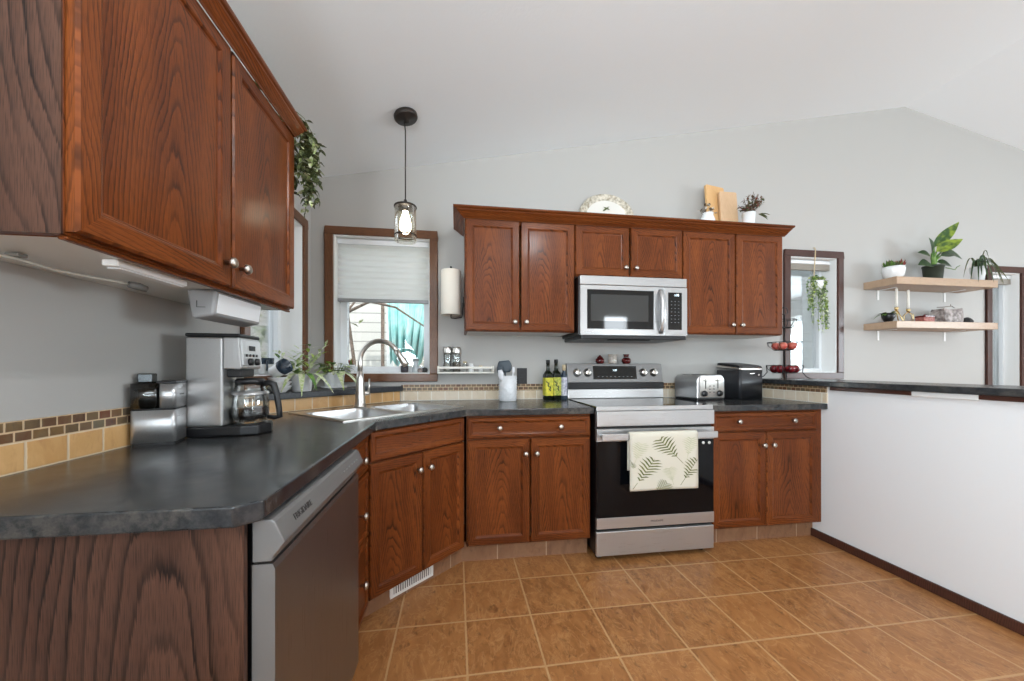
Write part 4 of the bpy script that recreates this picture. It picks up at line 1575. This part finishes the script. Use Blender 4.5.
# trailing vine on top of the large upper cabinet
t = thing('trailing_plant', 'green trailing vine hanging off the end of the large upper cabinet', 'plant', (-.80, 1.45, 2.137))
pot(t, .055, .085, 'porcelain')
mb, mbs = MB(), MB()
for k in range(22):
    y0 = rd(.265, .33)
    x0 = rd(.04, .225)
    edge = abs(x0 - .13) / .10
    drop = rd(.17, .35) * (1.12 - .45 * edge)
    zt_ = .045 - .035 * edge
    pts = [(0, 0, .08), (x0 * .5, y0 * .35, .075), (x0 * .9, y0 * .8, .055), (x0, y0, zt_ - .01)]
    n = 9
    for i in range(1, n + 1):
        pts.append((x0 + rd(-.014, .014), y0 + rd(-.012, .014), zt_ - drop * i / n))
    mbs.tube(pts, .0013, 5)
    for i in range(3, len(pts)):
        for q in range(3):
            p = Vector(pts[i]).lerp(Vector(pts[i - 1]), rd(0, .9))
            d = Vector((rd(-1, 1), rd(-1, 1), rd(-.9, .3)))
            mb.leaf(p, d, (0, 0, 1), rd(.026, .040), rd(.016, .024), .25, random.choice((0, 0, 0, 1)), fold=.2, seg=3)
mbs.build('stems', 'stem', t)
mb.build('leaves', ['leaf_olive', 'leaf_pale'], t, weld=False)

# two plants on the corner ledge
t = thing('potted_plant', 'pale variegated plant with long drooping leaves in white pot on the corner ledge', 'plant', (-.865, 2.262, 1.0185))
pot(t, .056, .098, 'porcelain', rim=False, taper=.86)
mb = MB()
for k in range(13):
    a = 2 * math.pi * k / 13 + rd(-.2, .2)
    lean, hh = rd(.02, .10), rd(.07, .20)
    pts = [(.02 * math.cos(a), .02 * math.sin(a), .085), (.03 * math.cos(a) + lean * .4 * math.cos(a), (.03 + lean * .4) * math.sin(a), .085 + hh * .6), ((.03 + lean) * math.cos(a), (.03 + lean) * math.sin(a), .085 + hh)]
    for i in range(9):
        p = Vector(pts[0]).lerp(Vector(pts[1]), i / 4) if i < 4 else Vector(pts[1]).lerp(Vector(pts[2]), (i - 4) / 4)
        b = a + (1.2 if i % 2 else -1.2) + rd(-.6, .6)
        mb.leaf(p, (math.cos(b) * .8, math.sin(b) * .8, rd(.3, 1.1)), (0, 0, 1), rd(.045, .075), rd(.014, .021), .3, random.choice((0, 1, 1, 2)), seg=4)
for a, L in ((-1.2, .17), (-.4, .16), (-2.2, .16), (.3, .14), (-1.7, .14), (-.8, .13)):
    mb.leaf((.05 * math.cos(a), .05 * math.sin(a), .098), (math.cos(a) * .75, math.sin(a) * .75, .25), (0, 0, 1), L, .03, .95, random.choice((1, 2)), seg=6)
mb.build('leaves', ['leaf_light', 'leaf_pale', 'leaf'], t, weld=False)
t = thing('potted_plant', 'bushy green pothos in white pot with saucer on the corner ledge', 'plant', (-.775, 2.535, 1.0185))
MB().lathe([(.05, 0), (.074, .004), (.080, .014), (.076, .014), (.07, .006), (0, .005)], n=28).build('saucer', 'porcelain', t)
o = pot(t, .064, .095, 'porcelain', rim=False, taper=.8)
o.location.z = .0065
mb, mbs = MB(), MB()
for k in range(52):
    a = rd(0, 6.28)
    rr = rd(.01, .05)
    p = (rr * math.cos(a), rr * math.sin(a), .09)
    e = (rd(.03, .085) * math.cos(a), rd(.03, .085) * math.sin(a), rd(.105, .16))
    mbs.tube([p, e], .0015, 5)
    mb.leaf(e, (math.cos(a) + rd(-.5, .5), math.sin(a) + rd(-.5, .5), rd(-.2, .5)), (0, 0, 1), rd(.04, .062), rd(.028, .04), .35, random.choice((0, 0, 1, 2)), seg=5)
for a, L in ((-1.9, .15), (-1.0, .16), (-.45, .17), (.2, .13)):
    mb.leaf((.05 * math.cos(a), .05 * math.sin(a), .10), (math.cos(a) * .9, math.sin(a) * .9, .15), (0, 0, 1), L, .032, .8, 2, seg=6)
mbs.build('stems', 'stem', t)
mb.build('leaves', ['leaf', 'leaf_light', 'leaf_pale'], t, weld=False)

# crockery on the ledge by the side window
for i in range(3):
    t = thing('stacked_bowl', ['white bowl at the bottom of the stack on the corner ledge', 'white bowl in the middle of the stack on the corner ledge', 'white bowl on top of the stack on the corner ledge'][i], 'bowl', (-.938, 2.165, 1.0185 + .023 * i), 0, 'white bowls stacked on the corner ledge')
    MB().lathe([(.030, 0), (.032, .004), (.058, .032), (.060, .036), (.056, .036), (.030, .010), (0, .009)], n=28).build('bowl_body', 'porcelain', t)
for x, y, z, rot, lb in ((-.935, 2.165, 1.115, (R(62), R(8), R(70)), 'navy and white mug tipped over on the stacked bowls, nearest the pale plant'), (-1.045, 2.25, 1.1300, (0, 0, R(-60)), 'navy and white mug standing on the sill of the side window')):
    t = thing('mug', lb, 'mug', (x, y, z + .03))
    t.rotation_euler = rot
    MB().lathe([(.030, -.045), (.034, -.042), (.038, .0), (.039, .012)], n=24, cap1=False).build('mug_body', 'porcelain', t)
    MB().lathe([(.0392, .011), (.040, .045), (.037, .045), (.035, -.03), (0, -.04)], n=24, cap0=False).build('mug_band', 'navy', t)
    MB().tube([(.036, 0, .03), (.058, 0, .026), (.062, 0, 0), (.055, 0, -.02), (.035, 0, -.024)], .005, 8).build('mug_handle', 'navy', t)

# on the sill of the window over the sink
zs = 1.1145
t = thing('sill_plant', 'small sprig in a white pot at the left of the sink window sill', 'plant', (-.745, YB + .045, zs))
pot(t, .026, .055, 'porcelain')
mb = MB()
for k in range(12):
    a = rd(0, 6.28)
    mb.leaf((0, 0, .045), (math.cos(a) * rd(.2, .9), math.sin(a) * rd(.2, .9), 1), (math.cos(a), math.sin(a), 0), rd(.03, .065), .014, .2, random.choice((0, 1)))
mb.build('leaves', ['leaf', 'leaf_red'], t, weld=False)
t = thing('sill_jar', 'frosted jar with grey lid on the sink window sill', 'jar', (-.295, YB + .06, zs))
MB().lathe([(.022, 0), (.026, .004), (.026, .03), (.017, .055), (.020, .085)], n=20).build('jar_body', speckled('cloudy_glass', rgb(176, 184, 190), rgb(206, 212, 214), 30, .1), t)
MB().lathe([(.022, .0855), (.022, .10), (0, .10)], n=20).build('jar_lid', 'greyplastic', t)
t = thing('votive_cup', 'dark votive cup on the sink window sill behind the faucet', 'candle', (-.375, YB + .05, zs))
MB().lathe([(.022, 0), (.026, .004), (.029, .05), (.026, .05), (.023, .012), (0, .012)], n=20).build('cup', plain('dark_cup', rgb(52, 50, 56), .3), t)
MB().lathe([(0, .0125), (.0228, .0128), (.024, .03), (0, .031)], n=20).build('wax', 'wax', t)
for i, (x, r, m_, lb) in enumerate(((-.262, .021, 'stone', 'grey pebble on the sink window sill beside the jar'), (-.232, .024, 'blackstone', 'dark pebble at the right end of the sink window sill'))):
    t = MB().lathe([(0, 0), (r * .7, .002), (r, r * .7), (r * .8, r * 1.35), (0, r * 1.6)], n=12, sx=1.0, sy=.75).build('pebble', m_, loc=(x, YB + .04 + .005 * i, zs), label=lb, cat='stone')

# ------------------------------------------------------------------ on top of the cabinets
zt = 2.136
t = thing('oval_platter', 'oval cream platter with speckled rim standing above the microwave cabinet', 'plate', (1.145, 2.735, zt))
mb = MB()
rg = []
for k, dy in ((1, -.012), (.97, -.016), (.72, -.004), (.68, 0.0), (.0001, .001)):
    rg.append([(.222 * k * math.cos(2 * math.pi * i / 48), dy, .178 + .176 * k * math.sin(2 * math.pi * i / 48)) for i in range(48)])
for k, (a, b) in enumerate(zip(rg, rg[1:])):
    for i in range(48):
        j = (i + 1) % 48
        mb.face([a[i], a[j], b[j], b[i]], 0 if k < 2 else 1, True)
bk = [[(x, .004, z) for x, y, z in rg[0]], rg[0]]
mb.rings(bk, 0, True, True, False)
tb = mb.build('plate_body', ['plate_rim', 'plate_mid'], t)
mb = MB()
mb.leaf((-.03, -.003, .22), (.8, 0, .6), (0, -1, 0), .07, .014, 0, 0, fold=0)
mb.leaf((.03, -.003, .235), (-.8, 0, .3), (0, -1, 0), .06, .012, 0, 0, fold=0)
mb.build('plate_motif', 'leaf_olive', t, weld=False)
t.rotation_euler = (R(-4), 0, 0)
for name, label, x, y, w, h, rz, mat in (('cutting_board', 'tall maple cutting board above the right-hand upper cabinet, behind the shorter one', 2.035, 2.655, .19, .455, 12, 'maple'),
                                         ('cutting_board', 'shorter pale cutting board leaning in front of the tall one', 2.115, 2.625, .15, .40, 0, 'palewood')):
    t = thing(name, label, 'board', (x, y, zt), R(rz))
    mb = MB()
    out = [(px, pz2) for px, pz2, _ in mb.rrect(-w / 2, w / 2, 0, h, .012, 0)]
    mb.rings([[(a, y2, b) for a, b in out] for y2 in (0, .02)], 0, False)
    mb.build('board', mat, t, .003)
    t.rotation_euler = (R(-5), 0, R(rz))
t = thing('flower_vase', 'white vase of dried bronze foliage beside the cutting boards', 'vase', (2.225, 2.575, zt))
MB().lathe([(.035, 0), (.040, .01), (.045, .06), (.040, .13), (.048, .20), (.044, .20), (.036, .13), (.04, .05), (0, .01)], n=24).build('vase_body', 'porcelain', t)
mb, mbs = MB(), MB()
for k in range(26):
    a = rd(0, 6.28)
    e = Vector((rd(.03, .12) * math.cos(a) + .02, rd(.03, .07) * math.sin(a), rd(.22, .36)))
    mbs.tube([(0, 0, .12), (e.x * .4, e.y * .4, .22), e], .0018, 5)
    for i in range(7):
        p = Vector((e.x * .4, e.y * .4, .22)).lerp(e, rd(.1, 1))
        mb.leaf(p, (rd(-1, 1), rd(-1, 1), rd(-.3, .8)), (0, 0, 1), rd(.02, .04), rd(.010, .018), .2, random.choice((0, 0, 1, 2)), seg=3)
for k in range(3):
    mb.leaf((.08, 0, .20), (1, rd(-.5, .2), rd(-.3, .3)), (0, 0, 1), .09, .02, .3, 1, seg=4)
mbs.build('stems', 'leaf_bronze', t)
mb.build('dried_leaves', ['leaf_bronze', 'leaf_olive', 'leaf_red'], t, weld=False)
t = thing('bud_vase', 'small white vase of dried flowers left of the cutting boards', 'vase', (1.865, 2.56, zt))
MB().lathe([(.035, 0), (.05, .03), (.052, .12), (.038, .155), (.042, .17), (.038, .17), (.034, .155), (.04, .03), (0, .025)], n=24).build('vase_body', 'porcelain', t)
mb, mbs = MB(), MB()
for k in range(9):
    a = rd(0, 6.28)
    e = (rd(.02, .07) * math.cos(a), rd(.02, .04) * math.sin(a), rd(.18, .225))
    mbs.tube([(0, 0, .12), e], .0015, 5)
    for i in range(5):
        mb.leaf(e, (rd(-1, 1), rd(-1, 1), rd(-.2, 1)), (0, 0, 1), .026, .018, .1, random.choice((0, 1)), seg=3)
mbs.build('stems', 'leaf_bronze', t)
mb.build('dried_flowers', ['plate_mid', 'leaf_bronze'], t, weld=False)

# ------------------------------------------------------------------ floating shelves
for z0, h, lb in ((1.825, .060, 'upper pale wood floating shelf holding the potted plants'), (1.472, .055, 'lower pale wood floating shelf holding the candlesticks')):
    t = thing('floating_shelf', lb, 'shelf', (3.50, YB, z0))
    bx(0, 1.02, -.25, -.0005, 0, h, g='x', off=(.35, 1.1)).build('board', 'shelfwood', t, .002)
    for x in (.15, .86):
        mb = MB().box(x - .009, x + .009, -.14, -.0005, -.004, -.0005).box(x - .009, x + .009, -.0045, -.0005, -.085, -.004)
        mb.build('bracket', 'white', t, .001)
zu, zl = 1.8855, 1.5275
YS = YB - .125
t = thing('succulent_planter', 'round white bowl of small red and green succulents on the upper shelf', 'plant', (3.64, YS, zu))
MB().lathe([(.035, 0), (.040, .004), (.066, .035), (.074, .085), (.072, .11), (.067, .11), (.069, .085), (.060, .04), (0, .03)], n=32).build('bowl', 'porcelain', t)
MB().lathe([(0, .08), (.0675, .08), (.066, .095), (0, .10)], n=24).build('soil', 'soil', t)
mb = MB()
for k in range(26):
    a = rd(0, 6.28)
    rr = rd(0, .058)
    red = rr * math.cos(a) > .01
    for i in range(7):
        b = rd(0, 6.28)
        mb.leaf((rr * math.cos(a), rr * math.sin(a), .098), (math.cos(b), math.sin(b), rd(.5, 2.2)), (math.cos(b), math.sin(b), 0), rd(.04, .085), .02, .1, (2 if red and rd(0, 1) < .7 else random.choice((0, 1))), seg=3)
mb.build('rosettes', ['leaf', 'leaf_olive', 'leaf_red'], t, weld=False)

t = thing('potted_plant', 'broad-leaved plant in dark green pot on the upper shelf', 'plant', (4.045, YS, zu))
pot(t, .066, .135, plain('dark_green_pot', rgb(52, 60, 50), .5), taper=.82)
mb, mbs = MB(), MB()
for (bx_, by_, bz_), d, L, w_, bend, mi in (((.01, 0, .30), (.50, -.25, .66), .27, .085, .08, 1), ((-.01, -.03, .25), (.45, -.5, .42), .18, .10, .2, 1), ((-.02, 0, .21), (-.9, -.3, .30), .17, .085, .25, 0),
                                            ((-.02, 0, .15), (-1, -.3, .02), .17, .10, .2, 0), ((.04, 0, .17), (.8, -.3, -.1), .15, .08, .3, 0), ((.10, 0, .27), (1, -.3, -.30), .20, .085, .2, 0), ((-.03, -.01, .24), (-.45, -.4, .8), .15, .08, .2, 0), ((.05, -.02, .22), (.9, -.4, .25), .13, .07, .3, 0)):
    mbs.tube([(0, 0, .11), (bx_ * .4, by_ * .4, bz_ * .7 + .03), (bx_, by_, bz_)], [.011, .009, .005], 7)
    mb.leaf((bx_, by_, bz_), d, (-.2, -1.2, .8), L, w_, bend, mi, seg=8, fold=.18)
mbs.tube([(.1, -.02, .12), (.17, -.04, .10), (.20, -.03, .125), (.235, -.03, .14)], .003, 6)
mbs.build('stems', 'leaf', t)
mb.build('leaves', ['leaf_dark', 'leaf_var'], t, weld=False)

t = thing('potted_plant', 'spidery dark green plant in white pot at the right end of the upper shelf', 'plant', (4.43, YS - .055, zu))
pot(t, .050, .125, 'crock', taper=.62, rim=False)
mb = MB()
for a, out, rise, drop in ((-.05, .19, .07, .06), (-.2, .15, .10, .16), (-.45, .13, .08, .20), (-.8, .11, .07, .19), (-1.15, .10, .06, .20), (-1.5, .09, .08, .16), (-1.9, .10, .07, .20), (-2.25, .12, .06, .18),
                         (-2.6, .14, .09, .19), (-2.9, .11, .08, .17), (.25, .14, .12, .02), (2.9, .09, .10, .10), (-.6, .06, .10, .10), (-2.0, .06, .11, .09), (-.1, .22, .04, .13), (-.6, .05, .12, -.10), (-2.5, .14, .06, .12)):
    c_, s2 = math.cos(a), math.sin(a)
    out *= 1.25
    drop *= .75
    rows = []
    for i in range(10):
        f = i / 9
        o_ = .015 + (out - .015) * f
        z = .115 + 4 * rise * f * (1 - f) - (drop + .02) * f * f + .02 * f
        w_ = .010 * (1 - f) ** .6 + .001
        rows.append(((o_ * c_ - w_ * s2, o_ * s2 + w_ * c_, z + .004), (o_ * c_, o_ * s2, z), (o_ * c_ + w_ * s2, o_ * s2 - w_ * c_, z + .004)))
    for p, q in zip(rows, rows[1:]):
        mb.face([p[0], p[1], q[1], q[0]], len(rows) % 2 if a < -1 else 1, True)
        mb.face([p[1], p[2], q[2], q[1]], len(rows) % 2 if a < -1 else 1, True)
mb.build('leaves', ['leaf_dark', 'leaf_olive'], t, weld=False)

t = thing('small_planter', 'small black bowl with a trailing sprig at the left end of the lower shelf', 'plant', (3.56, YS - .02, zl))
MB().lathe([(.022, 0), (.025, .003), (.043, .04), (.046, .075), (.042, .075), (.038, .04), (0, .03)], n=24).build('bowl', 'blackcase', t)
mb = MB()
for k in range(14):
    a = rd(1.8, 4.4) if k < 9 else rd(0, 6.28)
    mb.leaf((.03 * math.cos(a), .03 * math.sin(a), .065), (math.cos(a), math.sin(a), rd(.2, 1.1)), (0, 0, 1), rd(.04, .085), .02, .6, random.choice((0, 1)))
mb.build('leaves', ['leaf_olive', 'leaf'], t, weld=False)
for x, y, k, lb in ((3.725, YS, 0, 'brass tripod candlestick with white taper, nearest the black bowl'), (3.835, YS - .02, 1, 'shorter brass candlestick with white taper beside the red dish')):
    t = thing('candlestick', lb, 'candlestick', (x - .055 - .02 * k, y, zl))
    h = .115 if k == 0 else .10
    mb = MB()
    if k == 0:
        for a in (.4, 2.5, 4.6):
            mb.tube([(.055 * math.cos(a), .055 * math.sin(a), .004), (0, 0, h)], .0045, 7)
    else:
        for a in (0, 1.57, 3.14, 4.71):
            mb.tube([(.038 * math.cos(a), .038 * math.sin(a), .004), (.038 * math.cos(a), .038 * math.sin(a), .062), (.0, .0, h - .01)], .0028, 6)
    mb.build('stand', 'brass', t)
    MB().lathe([(.006, h - .012), (.014, h), (.014, h + .016), (.010, h + .016), (.010, h + .004), (0, h + .004)], n=16).build('cup', 'brass', t)
    MB().lathe([(.0095, h + .0045), (.0085, h + .17), (.004, h + .176), (0, h + .177)], n=16).build('taper_candle', 'wax', t)
t = thing('trinket_dish', 'small red speckled dish box on the lower shelf', 'box', (3.915, YS - .03, zl))
mb = MB()
mb.rings([mb.rrect(-.055, .055, -.035, .035, .01, z) for z in (0.0005, .045)], 0, False)
mb.build('box_body', 'pinkstone', t, .003)
mb = MB()
mb.rings([mb.rrect(-.057, .057, -.037, .037, .01, z) for z in (.0455, .058)], 0, False)
mb.build('lid', 'ceramic_red', t, .003)
MB().lathe([(.01, .0585), (.012, .068), (0, .072)], n=12).build('lid_knob', 'ceramic_red', t)
t = thing('stone_block', 'rough grey marbled stone block on the lower shelf', 'stone', (4.19, YS, zl))
mb = MB()
rg = []
for i, (z, k) in enumerate(((0.0005, .94), (.03, 1), (.07, 1.0), (.105, .97), (.122, .90))):
    q = mb.rrect(-.105, .105, -.055, .055, .025, z)
    rg.append([(x * k * (1 + .03 * math.sin(3 * j + i)), y * k * (1 + .04 * math.cos(2 * j + i)), zz + (.008 * math.sin(j) if i > 0 else 0)) for j, (x, y, zz) in enumerate(q)])
mb.rings(rg, 0, False)
mb.build('stone_body', 'stone', t)
t = thing('dried_twig', 'thin dark twig lying across the grey stone block', 'twig', (4.17, YS - .01, zl + .138))
MB().tube([(-.10, 0, .0), (-.03, .005, .004), (.04, -.01, .012), (.10, .01, .001)], [.003, .004, .003, .002], 6).build('twig_body', 'bark', t)
MB().tube([(.03, -.009, .0125), (.035, -.005, .028)], .002, 6).build('twig_fork', 'bark', t)
t = MB().lathe([(0, .0005), (.035, .002), (.042, .02), (.03, .04), (.012, .055), (0, .058)], n=9, smooth=False).build('black_rock', 'blackstone', loc=(4.37, YS - .02, zl), label='small jagged black rock at the right of the lower shelf', cat='stone')

# ------------------------------------------------------------------ fruit stand on the bar top
FS = (2.545, 2.585, 1.0625)
t = thing('fruit_stand', 'three-tier black wire fruit stand on the bar top', 'fruit stand', FS)
MB().tube([(0, 0, .045), (0, 0, .50)], .004, 8).build('pole', 'wire', t)
MB().tube([(-.03 * math.cos(R(i * 18)), 0, .53 - .03 * math.sin(R(i * 18)) * -1) for i in range(0, 21)], .003, 6, cap=False).build('top_loop', 'wire', t)
for a in (R(40), R(140), R(220), R(320)):
    c_, s2 = math.cos(a), math.sin(a)
    MB().tube([(.118 * c_, .118 * s2, .105), (.112 * c_, .112 * s2, .05), (.135 * c_, .135 * s2, .02), (.158 * c_, .158 * s2, .0045), (.166 * c_, .166 * s2, .008)], .0035, 7).build('leg', 'wire', t)


def ring(r, z, th=.003):
    return MB().tube([(r * math.cos(2 * math.pi * i / 36), r * math.sin(2 * math.pi * i / 36), z) for i in range(37)], th, 6, cap=False)


for z, r0, r1 in ((.045, .075, .118), (.225, .070, .112), (.40, .05, .078)):
    bk = ring(r1, z + .06).build('basket', 'wire', t)
    ring(r0, z, .0025).build('basket_ring', 'wire', bk)
    mb = MB()
    for i in range(12):
        a = 2 * math.pi * i / 12
        c_, s2 = math.cos(a), math.sin(a)
        mb.tube([(.004 * c_, .004 * s2, z), (r0 * c_, r0 * s2, z), (r1 * .98 * c_, r1 * .98 * s2, z + .035), (r1 * c_, r1 * s2, z + .06)], .0018, 5)
    mb.build('basket_wires', 'wire', bk)


def fruit(name, label, group, x, y, z, r, mat, cat):
    t = thing(name, label, cat, (FS[0] + x, FS[1] + y, FS[2] + z), rd(0, 6), group)
    prof = [(0, r * .12), (r * .25, r * .02), (r * .55, r * .12), (r * .9, r * .6), (r, r * 1.05), (r * .88, r * 1.5), (r * .5, r * 1.82), (r * .2, r * 1.84), (0, r * 1.7)]
    MB().lathe(prof, n=18).build('flesh', mat, t)
    MB().tube([(0, 0, r * 1.7), (.003, 0, r * 1.95), (.006, .002, r * 2.1)], .0015, 5).build('stem', 'bark', t)


for x, y in [(.0665 / .93 * math.cos(R(20 + 60 * i)), .0665 / .93 * math.sin(R(20 + 60 * i))) for i in range(6)]:
    fruit('apple', 'dark red apple in the bottom basket of the wire fruit stand', 'apples in the bottom basket', x * .93, y * .93, .0475, .031, 'apple', 'apple')
for x, y in [(.057 / .95 * math.cos(R(72 * i)), .057 / .95 * math.sin(R(72 * i))) for i in range(5)]:
    fruit('peach', 'pinkish peach in the middle basket of the wire fruit stand', 'peaches in the middle basket', x * .95, y * .95, .2275, .030, 'peach', 'peach')

# ------------------------------------------------------------------ plant hanging in the narrow window
t = thing('hanging_plant', 'pale trailing plant hanging from a rope in the narrow window', 'plant', (2.925, YB - .035, .03))
mb = MB().tube([(.05, .012, 2.125), (.05, .005, 2.128), (.05, -.008, 2.11), (.048, -.006, 2.04), (.02, -.02, 1.86)], .004, 7)
mb.build('rope', 'cream_cap', t)
MB().lathe([(.03, 1.76), (.045, 1.765), (.058, 1.80), (.060, 1.835), (.056, 1.835), (.05, 1.80), (0, 1.79)], (.02, -.03, 0), 24).build('pot', 'porcelain', t)
mb, mbs = MB(), MB()
for k in range(26):
    a = rd(0, 6.28)
    r0 = rd(.05, .10)
    tgt = k % 3
    if tgt == 0:
        ex, drop = -.02 + rd(-.05, .02), rd(.15, .36)
    else:
        ex, drop = .075 + rd(-.035, .035), rd(.2, .45)
    x0, y0 = .02 + r0 * math.cos(a), -.03 - abs(r0 * math.sin(a)) * .6
    pts = [(.02, -.03, 1.83), (x0 * .7 + .006, y0, 1.868), (x0, y0, 1.83)]
    for i in range(1, 8):
        f = i / 7
        pts.append((x0 + (ex - x0) * min(1, f * 1.6) + rd(-.008, .008), y0 + rd(-.008, .008), 1.83 - drop * f))
    mbs.tube(pts, .0012, 5)
    for i in range(1, len(pts)):
        for q in range(3):
            p = Vector(pts[i]).lerp(Vector(pts[i - 1]), rd(0, 1))
            mb.leaf(p, (rd(-1, 1), rd(-1, .3), rd(-.8, .5)), (0, 0, 1), rd(.018, .03), rd(.012, .018), .3, random.choice((0, 1, 2)), seg=3)
mbs.build('stems', 'stem', t)
mb.build('leaves', ['leaf', 'leaf_light', 'leaf_pale'], t, weld=False)

# ------------------------------------------------------------------ outside the windows
t = thing('neighbour_house', 'white sided house seen through the sink window', 'house', (-4.6, 6.2, -.4))
bx(0, 3.50, 0, 3, 0, 5.2).build('wall', 'siding', t)
mb = MB().box(3.50, 3.60, -.02, .1, 0, 5.2)
mb.build('corner_board', 'white', t)
mb = MB()
mb.rings([[(-.3, -.4, 5.2), (-.3, 3.2, 5.2), (-.3, 1.5, 6.3)], [(3.9, -.4, 5.2), (3.9, 3.2, 5.2), (3.9, 1.5, 6.3)]], 0, False)
mb.build('roof', 'shingle', t)
t = thing('neighbour_house', 'pale sided house seen through the narrow window', 'house', (3.6, 5.2, -.4))
bx(0, 4.6, 0, 3, 0, 4.4).build('wall', 'siding2', t)
mb = MB()
mb.rings([[(-.3, -.4, 4.4), (-.3, 3.2, 4.4), (-.3, 1.5, 5.4)], [(4.9, -.4, 4.4), (4.9, 3.2, 4.4), (4.9, 1.5, 5.4)]], 0, False)
mb.build('roof', 'shingle', t)
t = thing('garden_fence', 'pale board fence behind the teal cloth', 'fence', (-.95, 7.4, -.4))
bx(0, 3.2, 0, .05, 0, 1.95).build('boards', 'fence', t)
for x in (0.0, 1.6, 3.1):
    bx(x, x + .09, -.1, -.001, 0, 2.0).build('post', 'white', t)
t = thing('teal_cloth', 'teal cloth hung outside the sink window', 'cloth', (-1.0, 5.6, 0))
mb = MB()
n = 24
top = [(.92 * i / n, .05 * math.sin(i * 1.9), 2.25 - .03 * math.sin(i / n * 3.1)) for i in range(n + 1)]
low = [(.05 + .62 * i / n, .09 * math.sin(i * 1.9 + .3), 1.20 + .06 * math.sin(i * 1.1) + .35 * max(0, i / n - .6)) for i in range(n + 1)]
for i in range(n):
    mb.face([top[i], top[i + 1], low[i + 1], low[i]], 0, True)
cl_ = mb.build('drape', 'teal', t)
so = cl_.modifiers.new('thick', 'SOLIDIFY')
so.thickness = .008
MB().tube([(-.05, 0, 2.27), (1.05, 0, 2.27)], .02, 8).build('rail', 'bark', t)
MB().tube([(-.05, .0, -.4), (-.05, 0, 2.29)], .025, 8).build('pole', 'bark', t)
MB().tube([(1.05, .0, -.4), (1.05, 0, 2.29)], .025, 8).build('pole', 'bark', t)


def tree(label, loc, branches, nleaf, mats, sz=.09, spread=.5):
    t = thing('garden_tree', label, 'tree', loc)
    mb = MB()
    tips = []
    for b in branches:
        rr = b[0]
        mb.tube(b[1:], [rr * (1 - .7 * i / (len(b) - 2)) for i in range(len(b) - 1)], 7)
        tips += [Vector(p) for p in b[2:]]
    mb.build('branches', 'bark', t)
    mb = MB()
    for k in range(nleaf):
        p = random.choice(tips) + Vector((random.gauss(0, spread), random.gauss(0, spread), random.gauss(0, spread)))
        mb.leaf(p, (rd(-1, 1), rd(-1, 1), rd(-1, 1)), (0, 0, 1), rd(.6, 1.2) * sz, rd(.4, .7) * sz, .2, random.randrange(len(mats)), seg=2)
    if nleaf:
        mb.build('foliage', mats, t, weld=False)


tree('bare arching tree outside the sink window', (-1.1, 4.2, -.4), [(.03, (0, 0, 0), (-.02, 0, 1.0), (.02, 0, 1.6), (-.05, 0, 2.15), (.10, 0, 2.35)), (.018, (-.05, 0, 2.14), (.18, 0, 2.26), (.45, 0, 2.2), (.75, 0, 2.0), (.95, 0, 1.8)),
                                              (.014, (-.04, 0, 2.1), (-.2, 0, 1.9), (-.32, 0, 1.65))], 0, ['leaf'])
tree('leafy tree outside the side window', (-2.55, 4.6, -.4), [(.09, (0, 0, 0), (.05, 0, 1.2), (0, .1, 2.2), (.1, 0, 3.2)), (.05, (.0, 0, 1.0), (.4, .2, 1.6), (.6, .4, 2.1)), (.05, (.0, 0, 1.1), (-.3, -.3, 1.8), (-.2, -.5, 2.6)), (.04, (0, 0, .9), (.3, -.5, 1.4), (.5, -.8, 1.9))], 1500, ['leaf', 'leaf_olive', 'leaf_pale'], .12, .24)
t = thing('garden_shed', 'red brick wall with pale cap outside the window by the shelves', 'wall', (9.3, 6.2, -.4))
bx(0, 3.0, 0, .4, 0, 1.75).build('brick_face', 'brickred', t)
bx(-.05, 3.05, -.05, .45, 1.751, 1.83).build('cap', 'white', t)
tree('grey leafed tree beyond the red brick wall', (12.2, 9.0, -.4), [(.09, (0, 0, 0), (.05, 0, 1.2), (0, .1, 2.2), (.1, 0, 3.4)), (.05, (.0, 0, 1.4), (.5, .2, 2.1), (.8, .2, 2.9)), (.05, (.0, 0, 1.5), (-.5, -.2, 2.2), (-.7, -.2, 3.0))], 900, ['leaf_olive', 'leaf_pale', 'stone'], .16, .45)
